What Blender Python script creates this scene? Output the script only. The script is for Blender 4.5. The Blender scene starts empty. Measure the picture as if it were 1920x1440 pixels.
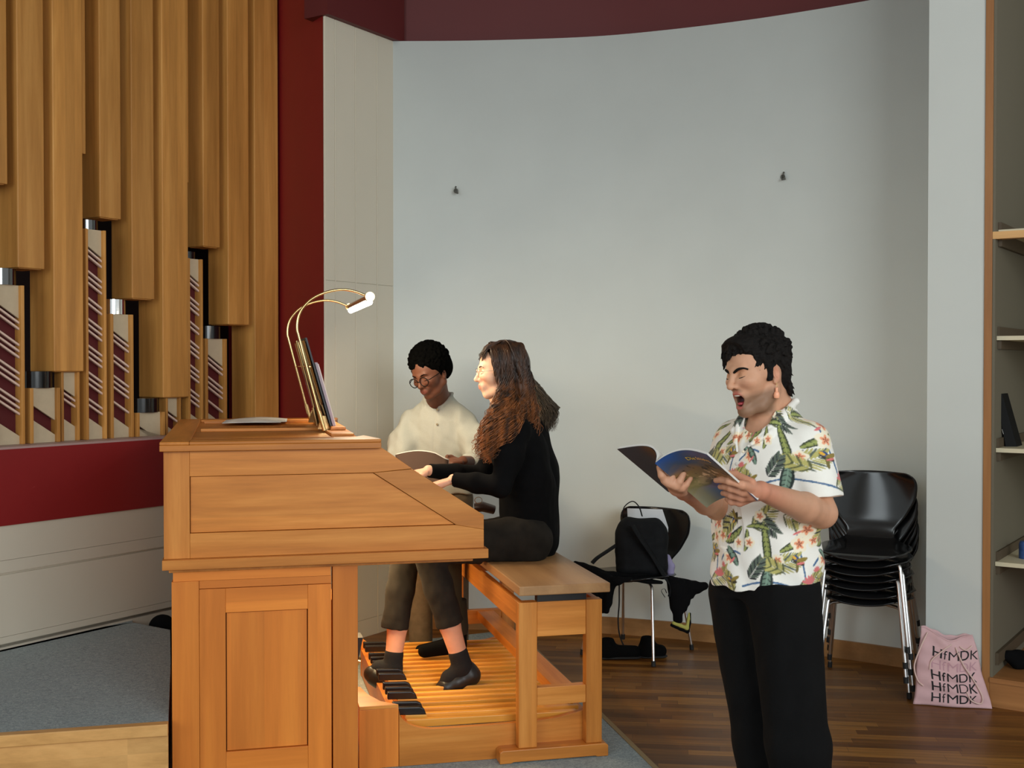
import bpy, bmesh, math, random
import numpy as np
from mathutils import Vector, Matrix, noise as mnoise
random.seed(7); np.random.seed(7)
S = bpy.context.scene
COL = S.collection
PI = math.pi
# ---------------------------------------------------------------- camera, light, exposure

SKIP_P = False
FPX, EYE = 2200.0, 1.55
PITCH = math.atan(35.0 / FPX)
cd = bpy.data.cameras.new('camera'); cam = bpy.data.objects.new('camera', cd); COL.objects.link(cam)
cd.sensor_width = 36.0; cd.lens = FPX / 1920.0 * 36.0; cd.clip_end = 100
cam.location = (0, 0, EYE); cam.rotation_euler = (PI / 2 - PITCH, 0, 0)
S.camera = cam
S.view_settings.view_transform = 'Standard'; S.view_settings.look = 'None'
S.view_settings.exposure = 0.0; S.view_settings.gamma = 1.0; S.view_settings.use_curve_mapping = False
world = bpy.data.worlds.new('daylight'); S.world = world; world.use_nodes = True
bg = world.node_tree.nodes['Background']; bg.inputs[0].default_value = (0.90, 0.97, 0.97, 1); bg.inputs[1].default_value = 0.72
def area(name, loc, target, sx, sy, power, col):
    l = bpy.data.lights.new(name, 'AREA'); l.shape = 'RECTANGLE'; l.size = sx; l.size_y = sy; l.energy = power; l.color = col
    o = bpy.data.objects.new(name, l); COL.objects.link(o); o.location = loc
    o.rotation_euler = (Vector(target) - Vector(loc)).to_track_quat('-Z', 'Y').to_euler(); return o
area('window_daylight', (-4.2, -3.6, 3.3), (0.8, 6.0, 4.2), 4.2, 2.6, 155, (0.86, 0.96, 1.0))
area('fill_light_rear', (3.8, -4.0, 3.2), (-1.5, 5.4, 3.6), 4.4, 2.8, 335, (0.90, 0.97, 1.0))  # unseen fill light, added to brighten the organ wall on the left

# ---------------------------------------------------------------- helpers
def lin(r, g, b, k=1.0):
    def f(c):
        c = c / 255.0
        return min(1.0, k * (c / 12.92 if c <= 0.04045 else ((c + 0.055) / 1.055) ** 2.4))
    return (f(r), f(g), f(b), 1.0)
def at(x, y, Y):
    """room point seen at photo position (x, y) at room depth Y"""
    a = (x - 960) / FPX; b = -(y - 720) / FPX
    d = Vector((a, math.cos(PITCH) + b * math.sin(PITCH), -math.sin(PITCH) + b * math.cos(PITCH)))
    return Vector((0, 0, EYE)) + d * (Y / d.y)
def frame(x, y, o):
    x = Vector(x).normalized(); y = Vector(y).normalized(); z = x.cross(y)
    m = Matrix((x, y, z)).transposed().to_4x4(); m.translation = Vector(o); return m
_A = math.atan(530.0 / FPX)
UA = Vector((math.cos(_A), math.sin(_A), 0)); VA = Vector((-math.sin(_A), math.cos(_A), 0)); CO = Vector((-1.2425, 4.154, 0))
FC = frame(UA, VA, CO)                      # console frame: u along its side, v across, z up
FCI = FC.inverted()
_W = Vector((1400, 2200, 0)).normalized(); _N = Vector((_W.y, -_W.x, 0))
FW = frame(_W, -_N, (0, 0, 0))              # organ wall frame: w along the wall, d into the wall
SO = Vector((2.144, 5.33, 0)); FS = frame((.8242, -.5663, 0), (.5663, .8242, 0), SO)
def con(x, y, v):
    """point in the console frame seen at (x, y) on the plane v"""
    p0 = Vector((0, 0, EYE)); a = at(x, y, 5.0) - p0
    t = ((CO - p0).dot(VA) + v) / a.dot(VA)
    return FCI @ (p0 + a * t)

class MB:
    def __init__(s): s.v = []; s.f = []; s.sm = []
    def add(s, vs, fs, smooth=False):
        n = len(s.v); s.v += [tuple(v) for v in vs]; s.f += [tuple(i + n for i in f) for f in fs]; s.sm += [smooth] * len(fs); return s
    def box(s, x0, x1, y0, y1, z0, z1, m=None):
        vs = [Vector((x, y, z)) for x in (x0, x1) for y in (y0, y1) for z in (z0, z1)]
        if m is not None: vs = [m @ v for v in vs]
        return s.add(vs, [(0, 1, 3, 2), (4, 6, 7, 5), (0, 4, 5, 1), (2, 3, 7, 6), (0, 2, 6, 4), (1, 5, 7, 3)])
    def prism(s, poly, fn, a, b, smooth=False):
        """polygon poly (2-D) extruded from a to b; fn(p, q, t) -> point"""
        n = len(poly)
        vs = [fn(p[0], p[1], a) for p in poly] + [fn(p[0], p[1], b) for p in poly]
        return s.add(vs, [tuple(range(n)), tuple(range(2 * n - 1, n - 1, -1))] + [(i, i + n, (i + 1) % n + n, (i + 1) % n) for i in range(n)], smooth)
    def tube(s, pts, r, n=10, cap=True, flat=1.0):
        pts = [Vector(p) for p in pts]; m = len(pts)
        rs = r if isinstance(r, (list, tuple)) else [r] * m
        vs = []; up = None
        for i, p in enumerate(pts):
            t = (pts[min(i + 1, m - 1)] - pts[max(i - 1, 0)]).normalized()
            if up is None:
                up = Vector((0, 0, 1)) if abs(t.z) < .9 else Vector((1, 0, 0))
            a = t.cross(up)
            if a.length < 1e-6: a = t.orthogonal()
            a.normalize(); b = a.cross(t).normalized(); up = b
            for k in range(n):
                q = 2 * PI * k / n
                vs.append(p + a * (math.cos(q) * rs[i]) + b * (math.sin(q) * rs[i] * flat))
        fs = [(i * n + k, i * n + (k + 1) % n, (i + 1) * n + (k + 1) % n, (i + 1) * n + k) for i in range(m - 1) for k in range(n)]
        s.add(vs, fs, True)
        if cap: s.add(vs[:n], [tuple(range(n - 1, -1, -1))]); s.add(vs[-n:], [tuple(range(n))])
        return s
    def lathe(s, prof, n=32, m=None):
        def ringv(r, z):
            o = []
            for k in range(n):
                q = 2 * PI * k / n; p = Vector((r * math.cos(q), r * math.sin(q), z)); o.append(m @ p if m is not None else p)
            return o
        for (r0, z0), (r1, z1) in zip(prof[:-1], prof[1:]):
            s.add(ringv(r0, z0) + ringv(r1, z1), [(k, (k + 1) % n, n + (k + 1) % n, n + k) for k in range(n)], abs(z1 - z0) > 1e-6)
        for r, z in (prof[0], prof[-1]): s.add(ringv(r, z), [tuple(range(n))])
        return s
    def grid(s, rows, smooth=True, close=False):
        R = len(rows); C = len(rows[0]); vs = [p for r in rows for p in r]
        fs = []
        for i in range(R - 1):
            for j in range(C if close else C - 1):
                k = (j + 1) % C; fs.append((i * C + j, i * C + k, (i + 1) * C + k, (i + 1) * C + j))
        return s.add(vs, fs, smooth)
    def build(s, name, mat, parent=None, m=None, bevel=0.0, solid=0.0, sub=0, cols=None, seg=2):
        me = bpy.data.meshes.new(name); me.from_pydata([tuple(v) for v in s.v], [], s.f)
        bm = bmesh.new(); bm.from_mesh(me); bmesh.ops.recalc_face_normals(bm, faces=bm.faces); bm.to_mesh(me); bm.free()
        me.polygons.foreach_set('use_smooth', s.sm)
        for q in (mat if isinstance(mat, (list, tuple)) else [mat]): me.materials.append(q)
        o = bpy.data.objects.new(name, me); COL.objects.link(o)
        if parent is not None: o.parent = parent
        if m is not None: o.matrix_local = m
        if bevel > 0:
            b = o.modifiers.new('bevel', 'BEVEL'); b.width = bevel; b.segments = seg; b.limit_method = 'ANGLE'; b.angle_limit = math.radians(40)
        if solid: q = o.modifiers.new('solid', 'SOLIDIFY'); q.thickness = solid; q.offset = 0
        if sub: q = o.modifiers.new('sub', 'SUBSURF'); q.levels = sub; q.render_levels = sub
        return o
def tag(o, label=None, cat=None, group=None, kind=None):
    if label: o['label'] = label
    if cat: o['category'] = cat
    if group: o['group'] = group
    if kind: o['kind'] = kind
    return o
def thing(name, label, cat, m=None, group=None):
    o = bpy.data.objects.new(name, None); COL.objects.link(o); o.empty_display_size = .1
    if m is not None: o.matrix_world = m
    return tag(o, label, cat, group)
def copy_tree(o, parent=None):
    c = o.copy(); COL.objects.link(c)
    if parent is not None: c.parent = parent
    for ch in list(o.children): copy_tree(ch, c)
    return c
def I(loc=(0, 0, 0)): return Matrix.Translation(Vector(loc))

# ---------------------------------------------------------------- materials
def mat(name, col, rough=.6, metal=0.0, spec=.5, noise=0.0, nscale=30.0, bump=0.0, bscale=200.0, attr=None, coat=0.0, sheen=0.0, sss=0.0):
    m = bpy.data.materials.new(name); m.use_nodes = True; nt = m.node_tree; b = nt.nodes['Principled BSDF']
    b.inputs['Base Color'].default_value = col; b.inputs['Roughness'].default_value = rough; b.inputs['Metallic'].default_value = metal
    b.inputs['Specular IOR Level'].default_value = spec; b.inputs['Coat Weight'].default_value = coat; b.inputs['Coat Roughness'].default_value = .15
    b.inputs['Sheen Weight'].default_value = sheen
    if sss: b.inputs['Subsurface Weight'].default_value = sss; b.inputs['Subsurface Radius'].default_value = (.012, .005, .003); b.inputs['Subsurface Scale'].default_value = 1.0
    tc = nt.nodes.new('ShaderNodeTexCoord')
    src = None
    if attr:
        a = nt.nodes.new('ShaderNodeAttribute'); a.attribute_name = attr; src = a.outputs['Color']
    n = nt.nodes.new('ShaderNodeTexNoise'); n.inputs['Scale'].default_value = nscale; n.inputs['Detail'].default_value = 5
    nt.links.new(tc.outputs['Object'], n.inputs['Vector'])
    mx = nt.nodes.new('ShaderNodeMix'); mx.data_type = 'RGBA'; mx.blend_type = 'MULTIPLY'; mx.inputs[0].default_value = 1.0
    if src: nt.links.new(src, mx.inputs[6])
    else: mx.inputs[6].default_value = col
    cr = nt.nodes.new('ShaderNodeMapRange'); cr.inputs[1].default_value = .3; cr.inputs[2].default_value = .7
    cr.inputs[3].default_value = 1 - noise; cr.inputs[4].default_value = 1 + noise * .4
    nt.links.new(n.outputs['Fac'], cr.inputs[0]); nt.links.new(cr.outputs[0], mx.inputs[7]); nt.links.new(mx.outputs[2], b.inputs['Base Color'])
    if bump:
        n2 = nt.nodes.new('ShaderNodeTexNoise'); n2.inputs['Scale'].default_value = bscale; n2.inputs['Detail'].default_value = 4
        nt.links.new(tc.outputs['Object'], n2.inputs['Vector'])
        bp = nt.nodes.new('ShaderNodeBump'); bp.inputs['Strength'].default_value = bump; bp.inputs['Distance'].default_value = .004
        nt.links.new(n2.outputs['Fac'], bp.inputs['Height']); nt.links.new(bp.outputs['Normal'], b.inputs['Normal'])
    return m
def wood(name, c1, c2, c3, axis='z', rough=.38, fine=1.0, stave=.11, offset=(0, 0, 0)):
    """solid wood: boards with their own tone, long soft grain, darker figure"""
    m = bpy.data.materials.new(name); m.use_nodes = True; nt = m.node_tree; b = nt.nodes['Principled BSDF']; N = nt.nodes.new; L = nt.links.new
    b.inputs['Roughness'].default_value = rough; b.inputs['Specular IOR Level'].default_value = .4
    tc = N('ShaderNodeTexCoord'); oi = N('ShaderNodeObjectInfo')
    mp = N('ShaderNodeMapping'); sc = {'x': (.55, 9, 9), 'y': (9, .55, 9), 'z': (9, 9, .55)}[axis]; mp.inputs['Scale'].default_value = [s * fine for s in sc]
    cb = N('ShaderNodeVectorMath'); cb.operation = 'ADD'
    sh = N('ShaderNodeVectorMath'); sh.operation = 'SCALE'; sh.inputs[3].default_value = 13.7
    cv = N('ShaderNodeCombineXYZ'); L(oi.outputs['Random'], cv.inputs[0]); L(oi.outputs['Random'], cv.inputs[1]); L(oi.outputs['Random'], cv.inputs[2])
    L(cv.outputs[0], sh.inputs[0]); L(tc.outputs['Object'], cb.inputs[0]); L(sh.outputs[0], cb.inputs[1]); L(cb.outputs[0], mp.inputs[0])
    n1 = N('ShaderNodeTexNoise'); n1.inputs['Scale'].default_value = 1.3; n1.inputs['Detail'].default_value = 3; n1.inputs['Distortion'].default_value = .6
    n2 = N('ShaderNodeTexNoise'); n2.inputs['Scale'].default_value = 9; n2.inputs['Detail'].default_value = 6; n2.inputs['Roughness'].default_value = .7
    L(mp.outputs[0], n1.inputs[0]); L(mp.outputs[0], n2.inputs[0])
    r = N('ShaderNodeValToRGB'); e = r.color_ramp.elements; e[0].position = .3; e[0].color = c1; e[1].position = .72; e[1].color = c3
    k = e.new(.5); k.color = c2
    mx = N('ShaderNodeMath'); mx.operation = 'MULTIPLY_ADD'; mx.inputs[1].default_value = .28; L(n2.outputs['Fac'], mx.inputs[0])
    m2 = N('ShaderNodeMath'); m2.operation = 'MULTIPLY'; m2.inputs[1].default_value = .72; L(n1.outputs['Fac'], m2.inputs[0]); L(m2.outputs[0], mx.inputs[2])
    L(mx.outputs[0], r.inputs[0])
    sep = N('ShaderNodeSeparateXYZ'); L(cb.outputs[0], sep.inputs[0])
    ax = {'x': 2, 'y': 0, 'z': 0}[axis]; ax2 = {'x': 1, 'y': 2, 'z': 1}[axis]
    fl = []
    for a in (ax, ax2):
        dv = N('ShaderNodeMath'); dv.operation = 'DIVIDE'; dv.inputs[1].default_value = stave; L(sep.outputs[a], dv.inputs[0])
        f = N('ShaderNodeMath'); f.operation = 'FLOOR'; L(dv.outputs[0], f.inputs[0]); fl.append(f)
    cc = N('ShaderNodeCombineXYZ'); L(fl[0].outputs[0], cc.inputs[0]); L(fl[1].outputs[0], cc.inputs[1])
    wn = N('ShaderNodeTexWhiteNoise'); wn.noise_dimensions = '3D'; L(cc.outputs[0], wn.inputs[0])
    mr = N('ShaderNodeMapRange'); mr.inputs[3].default_value = .92; mr.inputs[4].default_value = 1.07; L(wn.outputs['Value'], mr.inputs[0])
    mr2 = N('ShaderNodeMapRange'); mr2.inputs[3].default_value = .9; mr2.inputs[4].default_value = 1.1; L(oi.outputs['Random'], mr2.inputs[0])
    mm = N('ShaderNodeMath'); mm.operation = 'MULTIPLY'; L(mr.outputs[0], mm.inputs[0]); L(mr2.outputs[0], mm.inputs[1])
    fx = N('ShaderNodeMix'); fx.data_type = 'RGBA'; fx.blend_type = 'MULTIPLY'; fx.inputs[0].default_value = 1
    L(r.outputs[0], fx.inputs[6]); L(mm.outputs[0], fx.inputs[7]); L(fx.outputs[2], b.inputs['Base Color'])
    bp = N('ShaderNodeBump'); bp.inputs['Strength'].default_value = .06; bp.inputs['Distance'].default_value = .002; L(n2.outputs['Fac'], bp.inputs['Height']); L(bp.outputs[0], b.inputs['Normal'])
    return m
K = 1.75
SEATW = None
def W3(name, a, b, c, **k): return {ax: wood(name + '_' + ax, lin(*a, K), lin(*b, K), lin(*c, K), axis=ax, **k) for ax in 'xyz'}
OAKC = W3('console_wood', (132, 77, 26), (159, 98, 38), (181, 121, 57), stave=.17)
PEDW = W3('pedestal_wood', (158, 88, 28), (172, 98, 34), (186, 112, 42), stave=.12)
PIPE = W3('pipe_wood', (128, 86, 38), (150, 104, 50), (170, 124, 66), rough=.45, stave=.055)
M = dict(
    white=mat('white_plaster', lin(178, 182, 178, 1.50), .9, noise=.03, nscale=3, bump=.05, bscale=90),
    pier=mat('pier_paint', lin(182, 186, 182, 1.40), .9, noise=.02, nscale=3),
    beige=mat('beige_panel_paint', lin(160, 154, 140, 1.85), .55, noise=.03, nscale=2),
    red=mat('dark_red_lacquer', lin(118, 20, 24, 1.35), .5, noise=.05, nscale=4),
    red_dull=mat('dark_red_fascia', lin(80, 22, 22, 1.25), .6, noise=.04, nscale=4),
    red_in=mat('dark_red_inner', lin(84, 16, 20, 1.1), .7, noise=.06, nscale=6),
    sill=mat('sill_grey', lin(150, 125, 120, 1.4), .5),
    black=mat('black_gloss', (.006, .006, .006, 1), .16, spec=.6),
    chrome=mat('chrome', (.75, .75, .75, 1), .12, metal=1.0),
    legchrome=mat('leg_chrome', (.82, .82, .82, 1), .28, metal=1.0),
    steel=mat('brushed_steel', (.62, .61, .59, 1), .22, metal=1.0),
    darkchrome=mat('dark_chrome', (.16, .16, .16, 1), .12, metal=1.0),
    hooksteel=mat('grey_hook', lin(86, 86, 80), .5, metal=.3),
    brass=mat('brass', (.78, .55, .25, 1), .18, metal=1.0),
    paleply=mat('pale_wood_inside', lin(165, 150, 125, 1.5), .6, noise=.05),
    slat=mat('pale_slats', lin(190, 165, 150, 1.4), .6),
    blackw=mat('black_ebony', (.008, .007, .007, 1), .3),
    ivory=mat('white_key', lin(235, 230, 215), .3),
    paper=mat('paper', lin(225, 222, 215), .8),
    rubber=mat('black_rubber', (.01, .01, .01, 1), .7),
    glass=mat('clear_glass', (.9, .93, .9, 1), .03),
    cloth_black=mat('black_cloth', (.0045, .0045, .005, 1), .95, spec=.12, noise=.25, nscale=12, bump=.15, bscale=500),
    joint=mat('joint_shadow_gap', lin(70, 62, 52), .9),
    shadowbox=mat('chamber_shade', (.02, .008, .008, 1), .9),  # near-black stands in for the deep shade behind the pipes
)
M['glass'].node_tree.nodes['Principled BSDF'].inputs['Transmission Weight'].default_value = 1.0
M['glass'].node_tree.nodes['Principled BSDF'].inputs['IOR'].default_value = 1.1
# ================================================================ THE ROOM
def st(o, kind='structure'): o['kind'] = kind; return o
def parquet():
    m = bpy.data.materials.new('oak_parquet'); m.use_nodes = True; nt = m.node_tree; b = nt.nodes['Principled BSDF']; N = nt.nodes.new; L = nt.links.new
    b.inputs['Roughness'].default_value = .36; b.inputs['Specular IOR Level'].default_value = .25
    tc = N('ShaderNodeTexCoord'); mp = N('ShaderNodeMapping'); mp.inputs['Rotation'].default_value = (0, 0, math.radians(7)); L(tc.outputs['Object'], mp.inputs[0])
    sp = N('ShaderNodeSeparateXYZ'); L(mp.outputs[0], sp.inputs[0])
    def mth(op, a, b=None, v=None):
        q = N('ShaderNodeMath'); q.operation = op; L(a, q.inputs[0])
        if b is not None: L(b, q.inputs[1])
        elif v is not None: q.inputs[1].default_value = v
        return q.outputs[0]
    ry = mth('DIVIDE', sp.outputs[1], v=.058); rid = mth('FLOOR', ry); rf = mth('FRACT', ry)
    w1 = N('ShaderNodeTexWhiteNoise'); w1.noise_dimensions = '1D'; L(rid, w1.inputs['W'])
    px_ = mth('ADD', mth('DIVIDE', sp.outputs[0], v=.44), mth('MULTIPLY', w1.outputs['Value'], v=7.3)); pid = mth('FLOOR', px_); pf = mth('FRACT', px_)
    cx = N('ShaderNodeCombineXYZ'); L(rid, cx.inputs[0]); L(pid, cx.inputs[1]); w2 = N('ShaderNodeTexWhiteNoise'); w2.noise_dimensions = '2D'; L(cx.outputs[0], w2.inputs[0])
    cr = N('ShaderNodeValToRGB'); e = cr.color_ramp.elements; e[0].color = lin(84, 50, 18, 1.5); e[1].color = lin(130, 88, 38, 1.5); k = e.new(.5); k.color = lin(104, 66, 26, 1.5); L(w2.outputs['Value'], cr.inputs[0])
    gap = mth('MAXIMUM', mth('LESS_THAN', rf, v=.022), mth('LESS_THAN', pf, v=.0035))
    br = N('ShaderNodeMix'); br.data_type = 'RGBA'; L(gap, br.inputs[0]); L(cr.outputs[0], br.inputs[6]); br.inputs[7].default_value = lin(72, 48, 28, 1.4)
    n = N('ShaderNodeTexNoise'); n.inputs['Scale'].default_value = 1.0; n.inputs['Detail'].default_value = 6
    m2 = N('ShaderNodeMapping'); m2.inputs['Scale'].default_value = (3, 45, 1); L(mp.outputs[0], m2.inputs[0]); L(m2.outputs[0], n.inputs[0])
    mr = N('ShaderNodeMapRange'); mr.inputs[1].default_value = .3; mr.inputs[2].default_value = .7; mr.inputs[3].default_value = .68; mr.inputs[4].default_value = 1.2; L(n.outputs[0], mr.inputs[0])
    mx = N('ShaderNodeMix'); mx.data_type = 'RGBA'; mx.blend_type = 'MULTIPLY'; mx.inputs[0].default_value = 1; L(br.outputs[2], mx.inputs[6]); L(mr.outputs[0], mx.inputs[7]); L(mx.outputs[2], b.inputs[0])
    return m
def carpet_mat():
    m = mat('blue_grey_carpet', lin(98, 108, 116, 1.5), 1.0, bump=.8, bscale=260); nt = m.node_tree; N = nt.nodes.new; L = nt.links.new
    tc = N('ShaderNodeTexCoord'); n = N('ShaderNodeTexNoise'); n.inputs['Scale'].default_value = 75; n.inputs['Detail'].default_value = 6; n.inputs['Roughness'].default_value = .75; n.inputs['Distortion'].default_value = 1.2
    L(tc.outputs['Object'], n.inputs[0]); r = N('ShaderNodeValToRGB'); e = r.color_ramp.elements
    e[0].position = .35; e[0].color = lin(84, 92, 94, 2.3); e[1].position = .66; e[1].color = lin(122, 130, 130, 2.35); k = e.new(.5); k.color = lin(102, 111, 113, 2.35)
    L(n.outputs[0], r.inputs[0]); L(r.outputs[0], nt.nodes['Principled BSDF'].inputs[0]); return m
CARPET = carpet_mat()
st(MB().box(-9, 9, -6, 10, -.1, 0).build('floor', parquet()))
st(MB().box(-9, 9, -6, 10, 4.7, 4.8).build('ceiling', mat('ceiling_white', lin(200, 200, 196), .9)))
# --- curved white wall
WP = [(-.709, 6.89), (-.187, 6.875), (.433, 6.80), (.874, 6.66), (1.29, 6.47), (1.60, 6.29), (1.886, 6.10), (2.23, 5.84)]
def spline(P, n=8):
    out = []
    for i in range(len(P) - 1):
        p0 = P[max(i - 1, 0)]; p1 = P[i]; p2 = P[i + 1]; p3 = P[min(i + 2, len(P) - 1)]
        for k in range(n):
            t = k / n
            out.append(tuple(.5 * ((2 * b) + (-a + c) * t + (2 * a - 5 * b + 4 * c - d) * t * t + (-a + 3 * b - 3 * c + d) * t ** 3) for a, b, c, d in zip(p0, p1, p2, p3)))
    out.append(tuple(P[-1])); return out
WC = spline(WP, 10)
def band(path, off0, off1, z0, z1):
    """strip following the plan curve, between two offsets towards the back"""
    n = len(path); nr = []
    for i in range(n):
        a = Vector(path[max(i - 1, 0)]); b = Vector(path[min(i + 1, n - 1)]); t = (b - a).normalized(); nr.append(Vector((-t.y, t.x)))
    rows = []
    for off, z in ((off0, z0), (off0, z1), (off1, z1), (off1, z0), (off0, z0)):
        rows.append([Vector((path[i][0] + nr[i].x * off, path[i][1] + nr[i].y * off, z)) for i in range(n)])
    return MB().grid(rows, smooth=False)
w = band(WC, 0, .15, 0, 3.445).build('wall_back', M['white']); st(w)
for p in w.data.polygons: p.use_smooth = abs(p.normal.z) < .5
st(band(WC, .06, .22, 3.445, 4.7).build('wall_back_fascia', M['red_dull']))
SK = W3('skirting_oak', (112, 80, 46), (128, 92, 54), (142, 104, 64), rough=.5)
st(band(WC, -.018, 0, 0, .095).build('baseboard_back', SK['x']))
# --- pier on the right and shelf niche
TP = lambda o: o
pier_m = FS
st(MB().box(-.252, -.002, .001, .60, 0, 4.7).build('wall_right', M['pier'], m=pier_m))
st(MB().box(-.252, -.012, -.016, .0, 0, .095).build('baseboard_right', SK['x'], m=pier_m))
# --- organ wall: lower beige panelling, red rail, return, upper lintel
beige = M['beige']
PB = MB()
PB.box(1.2, 4.995, 4.76, 4.80, .0, .293); PB.box(1.2, 4.995, 4.748, 4.80, .298, .328); PB.box(1.2, 4.995, 4.748, 4.80, .3295, .607)
PB.box(1.2, 4.995, 4.76, 4.80, .28, .9); PB.box(1.2, 4.995, 4.748, 4.80, .617, .672); PB.box(1.2, 4.995, 4.748, 4.80, .6735, .835)
st(PB.build('wall_left', beige, m=FW))
st(MB().box(1.2, 5.05, 4.74, 5.6, .83, 1.172).build('trim_1', M['red'], m=FW))
st(MB().box(1.2, 5.05, 4.745, 5.6, 1.172, 1.182).build('trim_2', M['sill'], m=FW))
# splayed return between the organ front and the projecting panel section, red lintel above
xyz = lambda x, y, z: Vector((x, y, z))
st(MB().prism([(4.842, 4.296), (4.90, 4.34), (5.35, 5.33), (5.45, 5.6), (5.35, 5.6)][:1] + [(4.845, 4.30), (5.45, 4.33), (5.5, 5.6), (5.40, 5.6), (5.088, 4.85)], xyz, 0, 4.7).build('wall_left_return', M['red'], m=FW))
st(MB().box(4.83, 5.50, 4.25, 4.42, 3.445, 4.7).build('wall_left_lintel', M['red_dull'], m=FW))
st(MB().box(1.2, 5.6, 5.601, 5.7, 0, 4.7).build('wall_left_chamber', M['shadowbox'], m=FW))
st(MB().box(1.2, 5.09, 4.74, 5.6, 4.0, 4.7).build('wall_left_header', M['red'], m=FW))
P2 = MB()                                      # vertical beige boards with fine beads, a horizontal joint
ws = [4.845, 4.927, 5.099, 5.290, 5.45]
for i in range(4):
    a, b_ = ws[i], ws[i + 1]
    for (z0, z1) in ((0, .10), (.1015, 2.012), (2.015, 3.445)):
        P2.box(a + .003, b_ - .003, 4.286, 4.298, z0, z1)
P2.box(4.845, 5.45, 4.291, 4.299, 0, 3.443)
for a in ws[1:4]: P2.box(a - .0015, a + .0045, 4.283, 4.298, .0, 3.443)
st(P2.build('wall_left_panel', beige, m=FW, bevel=.0012))
# --- the platform beside the console
PF = [(-3.6, .02), (.018, .02), (-.015, .9), (-.048, 1.559), (-.239, 1.775)]
pts = [FC @ Vector((u, v, 0)) for u, v in PF]
Wn = Vector((_N.x, _N.y, 0))
pts.append(FW @ Vector((3.93, 4.7595, 0))); pts.append(FW @ Vector((1.2, 4.7595, 0)))
pl = [(p.x, p.y) for p in pts]
plat = thing('stage_platform', 'low raised stage platform with blue-grey carpet left of the organ console', 'platform')
MB().prism(pl, lambda x, y, z: Vector((x, y, z)), .002, .262).build('riser', SK['x'], plat)
MB().prism(pl, lambda x, y, z: Vector((x, y, z)), .262, .270).build('carpet', CARPET, plat)
tag(plat.children[1], 'blue-grey flecked carpet')
NOS = W3('nosing_oak', (150, 110, 62), (172, 130, 78), (186, 146, 92), rough=.4)
MB().box(-3.6, .018, -.008, .035, .232, .2745, m=FC).build('nosing', NOS['x'], plat, bevel=.003)
MB().box(-3.6, .018, .006, .0195, .0, .231, m=FC).build('riser_board', NOS['x'], plat)
# --- carpet under the console, with its edge strip
cp = thing('carpet', 'blue-grey carpet under the organ console and bench with a pale edge strip', 'carpet', FC)
MB().prism([(.02, -1.2), (1.79, -1.2), (1.84, 2.3), (1.0, 2.12), (.6, 1.98), (.02, 1.98)], lambda x, y, z: Vector((x, y, z)), .0005, .008).build('carpet_pile', CARPET, cp)
MB().prism([(1.79, -1.2), (1.812, -1.2), (1.862, 2.3), (1.84, 2.3)], lambda x, y, z: Vector((x, y, z)), .0005, .010).build('edge_strip', mat('edge_brass', lin(150, 125, 85, 1.2), .35, metal=.6), cp)
# --- wall hooks
def hook(x, y, Y, lab, flip):
    p = at(x, y, Y); h = thing('wall_hook', lab, 'hook', I(p), group='small hooks on the curved wall')
    MB().lathe([(.014, 0), (.014, .005), (.006, .006), (.006, .02)], 14, Matrix.Rotation(PI / 2, 4, 'X')).build('plate', M['hooksteel'], h)
    MB().tube([(0, -.02, .004), (0.0, -.03, -.004), (.004, -.03, -.014), (.012 * flip, -.022, -.016)], .0055, 8).build('prong', M['hooksteel'], h)
    MB().tube([(0, -.016, .002), (-.002, -.02, .016), (.001, -.018, .024)], .005, 8).build('eye', M['hooksteel'], h)
hook(855, 358, 6.865, 'small grey metal hook on the curved white wall, left one above the seated woman', 1)
hook(1468, 332, 6.375, 'small grey metal hook on the curved white wall, above the singing man', -1)
# --- the shelf niche on the right
WD = W3('shelf_oak', (110, 72, 38), (128, 86, 48), (140, 98, 56), rough=.5)
BAT = mat('dark_batten', lin(72, 60, 44, 1.4), .6)
sh = thing('built_in_shelf', 'tall built-in wooden shelf with pale boards at the right edge beside the pier', 'shelf', FS)
MB().box(0, .033, -.006, .03, 0, 4.7).build('post', WD['z'], sh, bevel=.001)
MB().box(.0335, .045, .002, 1.2, .133, 4.7).build('side_panel', mat('shelf_inside_paint', lin(112, 105, 88, 1.0), .7), sh)
MB().box(.045, 1.4, 1.2, 1.22, .133, 4.7).build('back_panel', bpy.data.materials['shelf_inside_paint'], sh)
MB().box(.034, 1.4, -.004, .022, .0, .133).build('kick_board', WD['x'], sh)
MB().box(.034, 1.4, -.012, 1.2, .112, .134).build('bottom_board', WD['x'], sh)
SHELFP = mat('pale_shelf_edge', lin(196, 186, 158, 1.25), .5)
for z in (.637, 1.155, 1.664):
    MB().box(.047, 1.4, .03, 1.2, z, z + .019).build('shelf_board', SHELFP, sh)
    MB().box(.0455, .063, .05, 1.2, z - .04, z - .001).build('batten', BAT, sh)
    MB().box(.0455, .055, .05, 1.2, z + .020, z + .062).build('batten', BAT, sh)
MB().box(.034, 1.4, -.003, .05, 2.12, 2.153).build('cross_rail', NOS['x'], sh)
MB().box(.047, 1.4, .05, 1.2, 2.150, 2.166).build('shelf_board', SHELFP, sh)
MB().box(.0455, .063, .05, 1.2, 2.09, 2.149).build('batten', BAT, sh)
MB().box(.0455, .06, .05, 1.2, .18, .235).build('batten', BAT, sh)
MB().box(.0455, .06, .05, 1.2, 2.167, 2.20).build('batten', BAT, sh)
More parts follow.
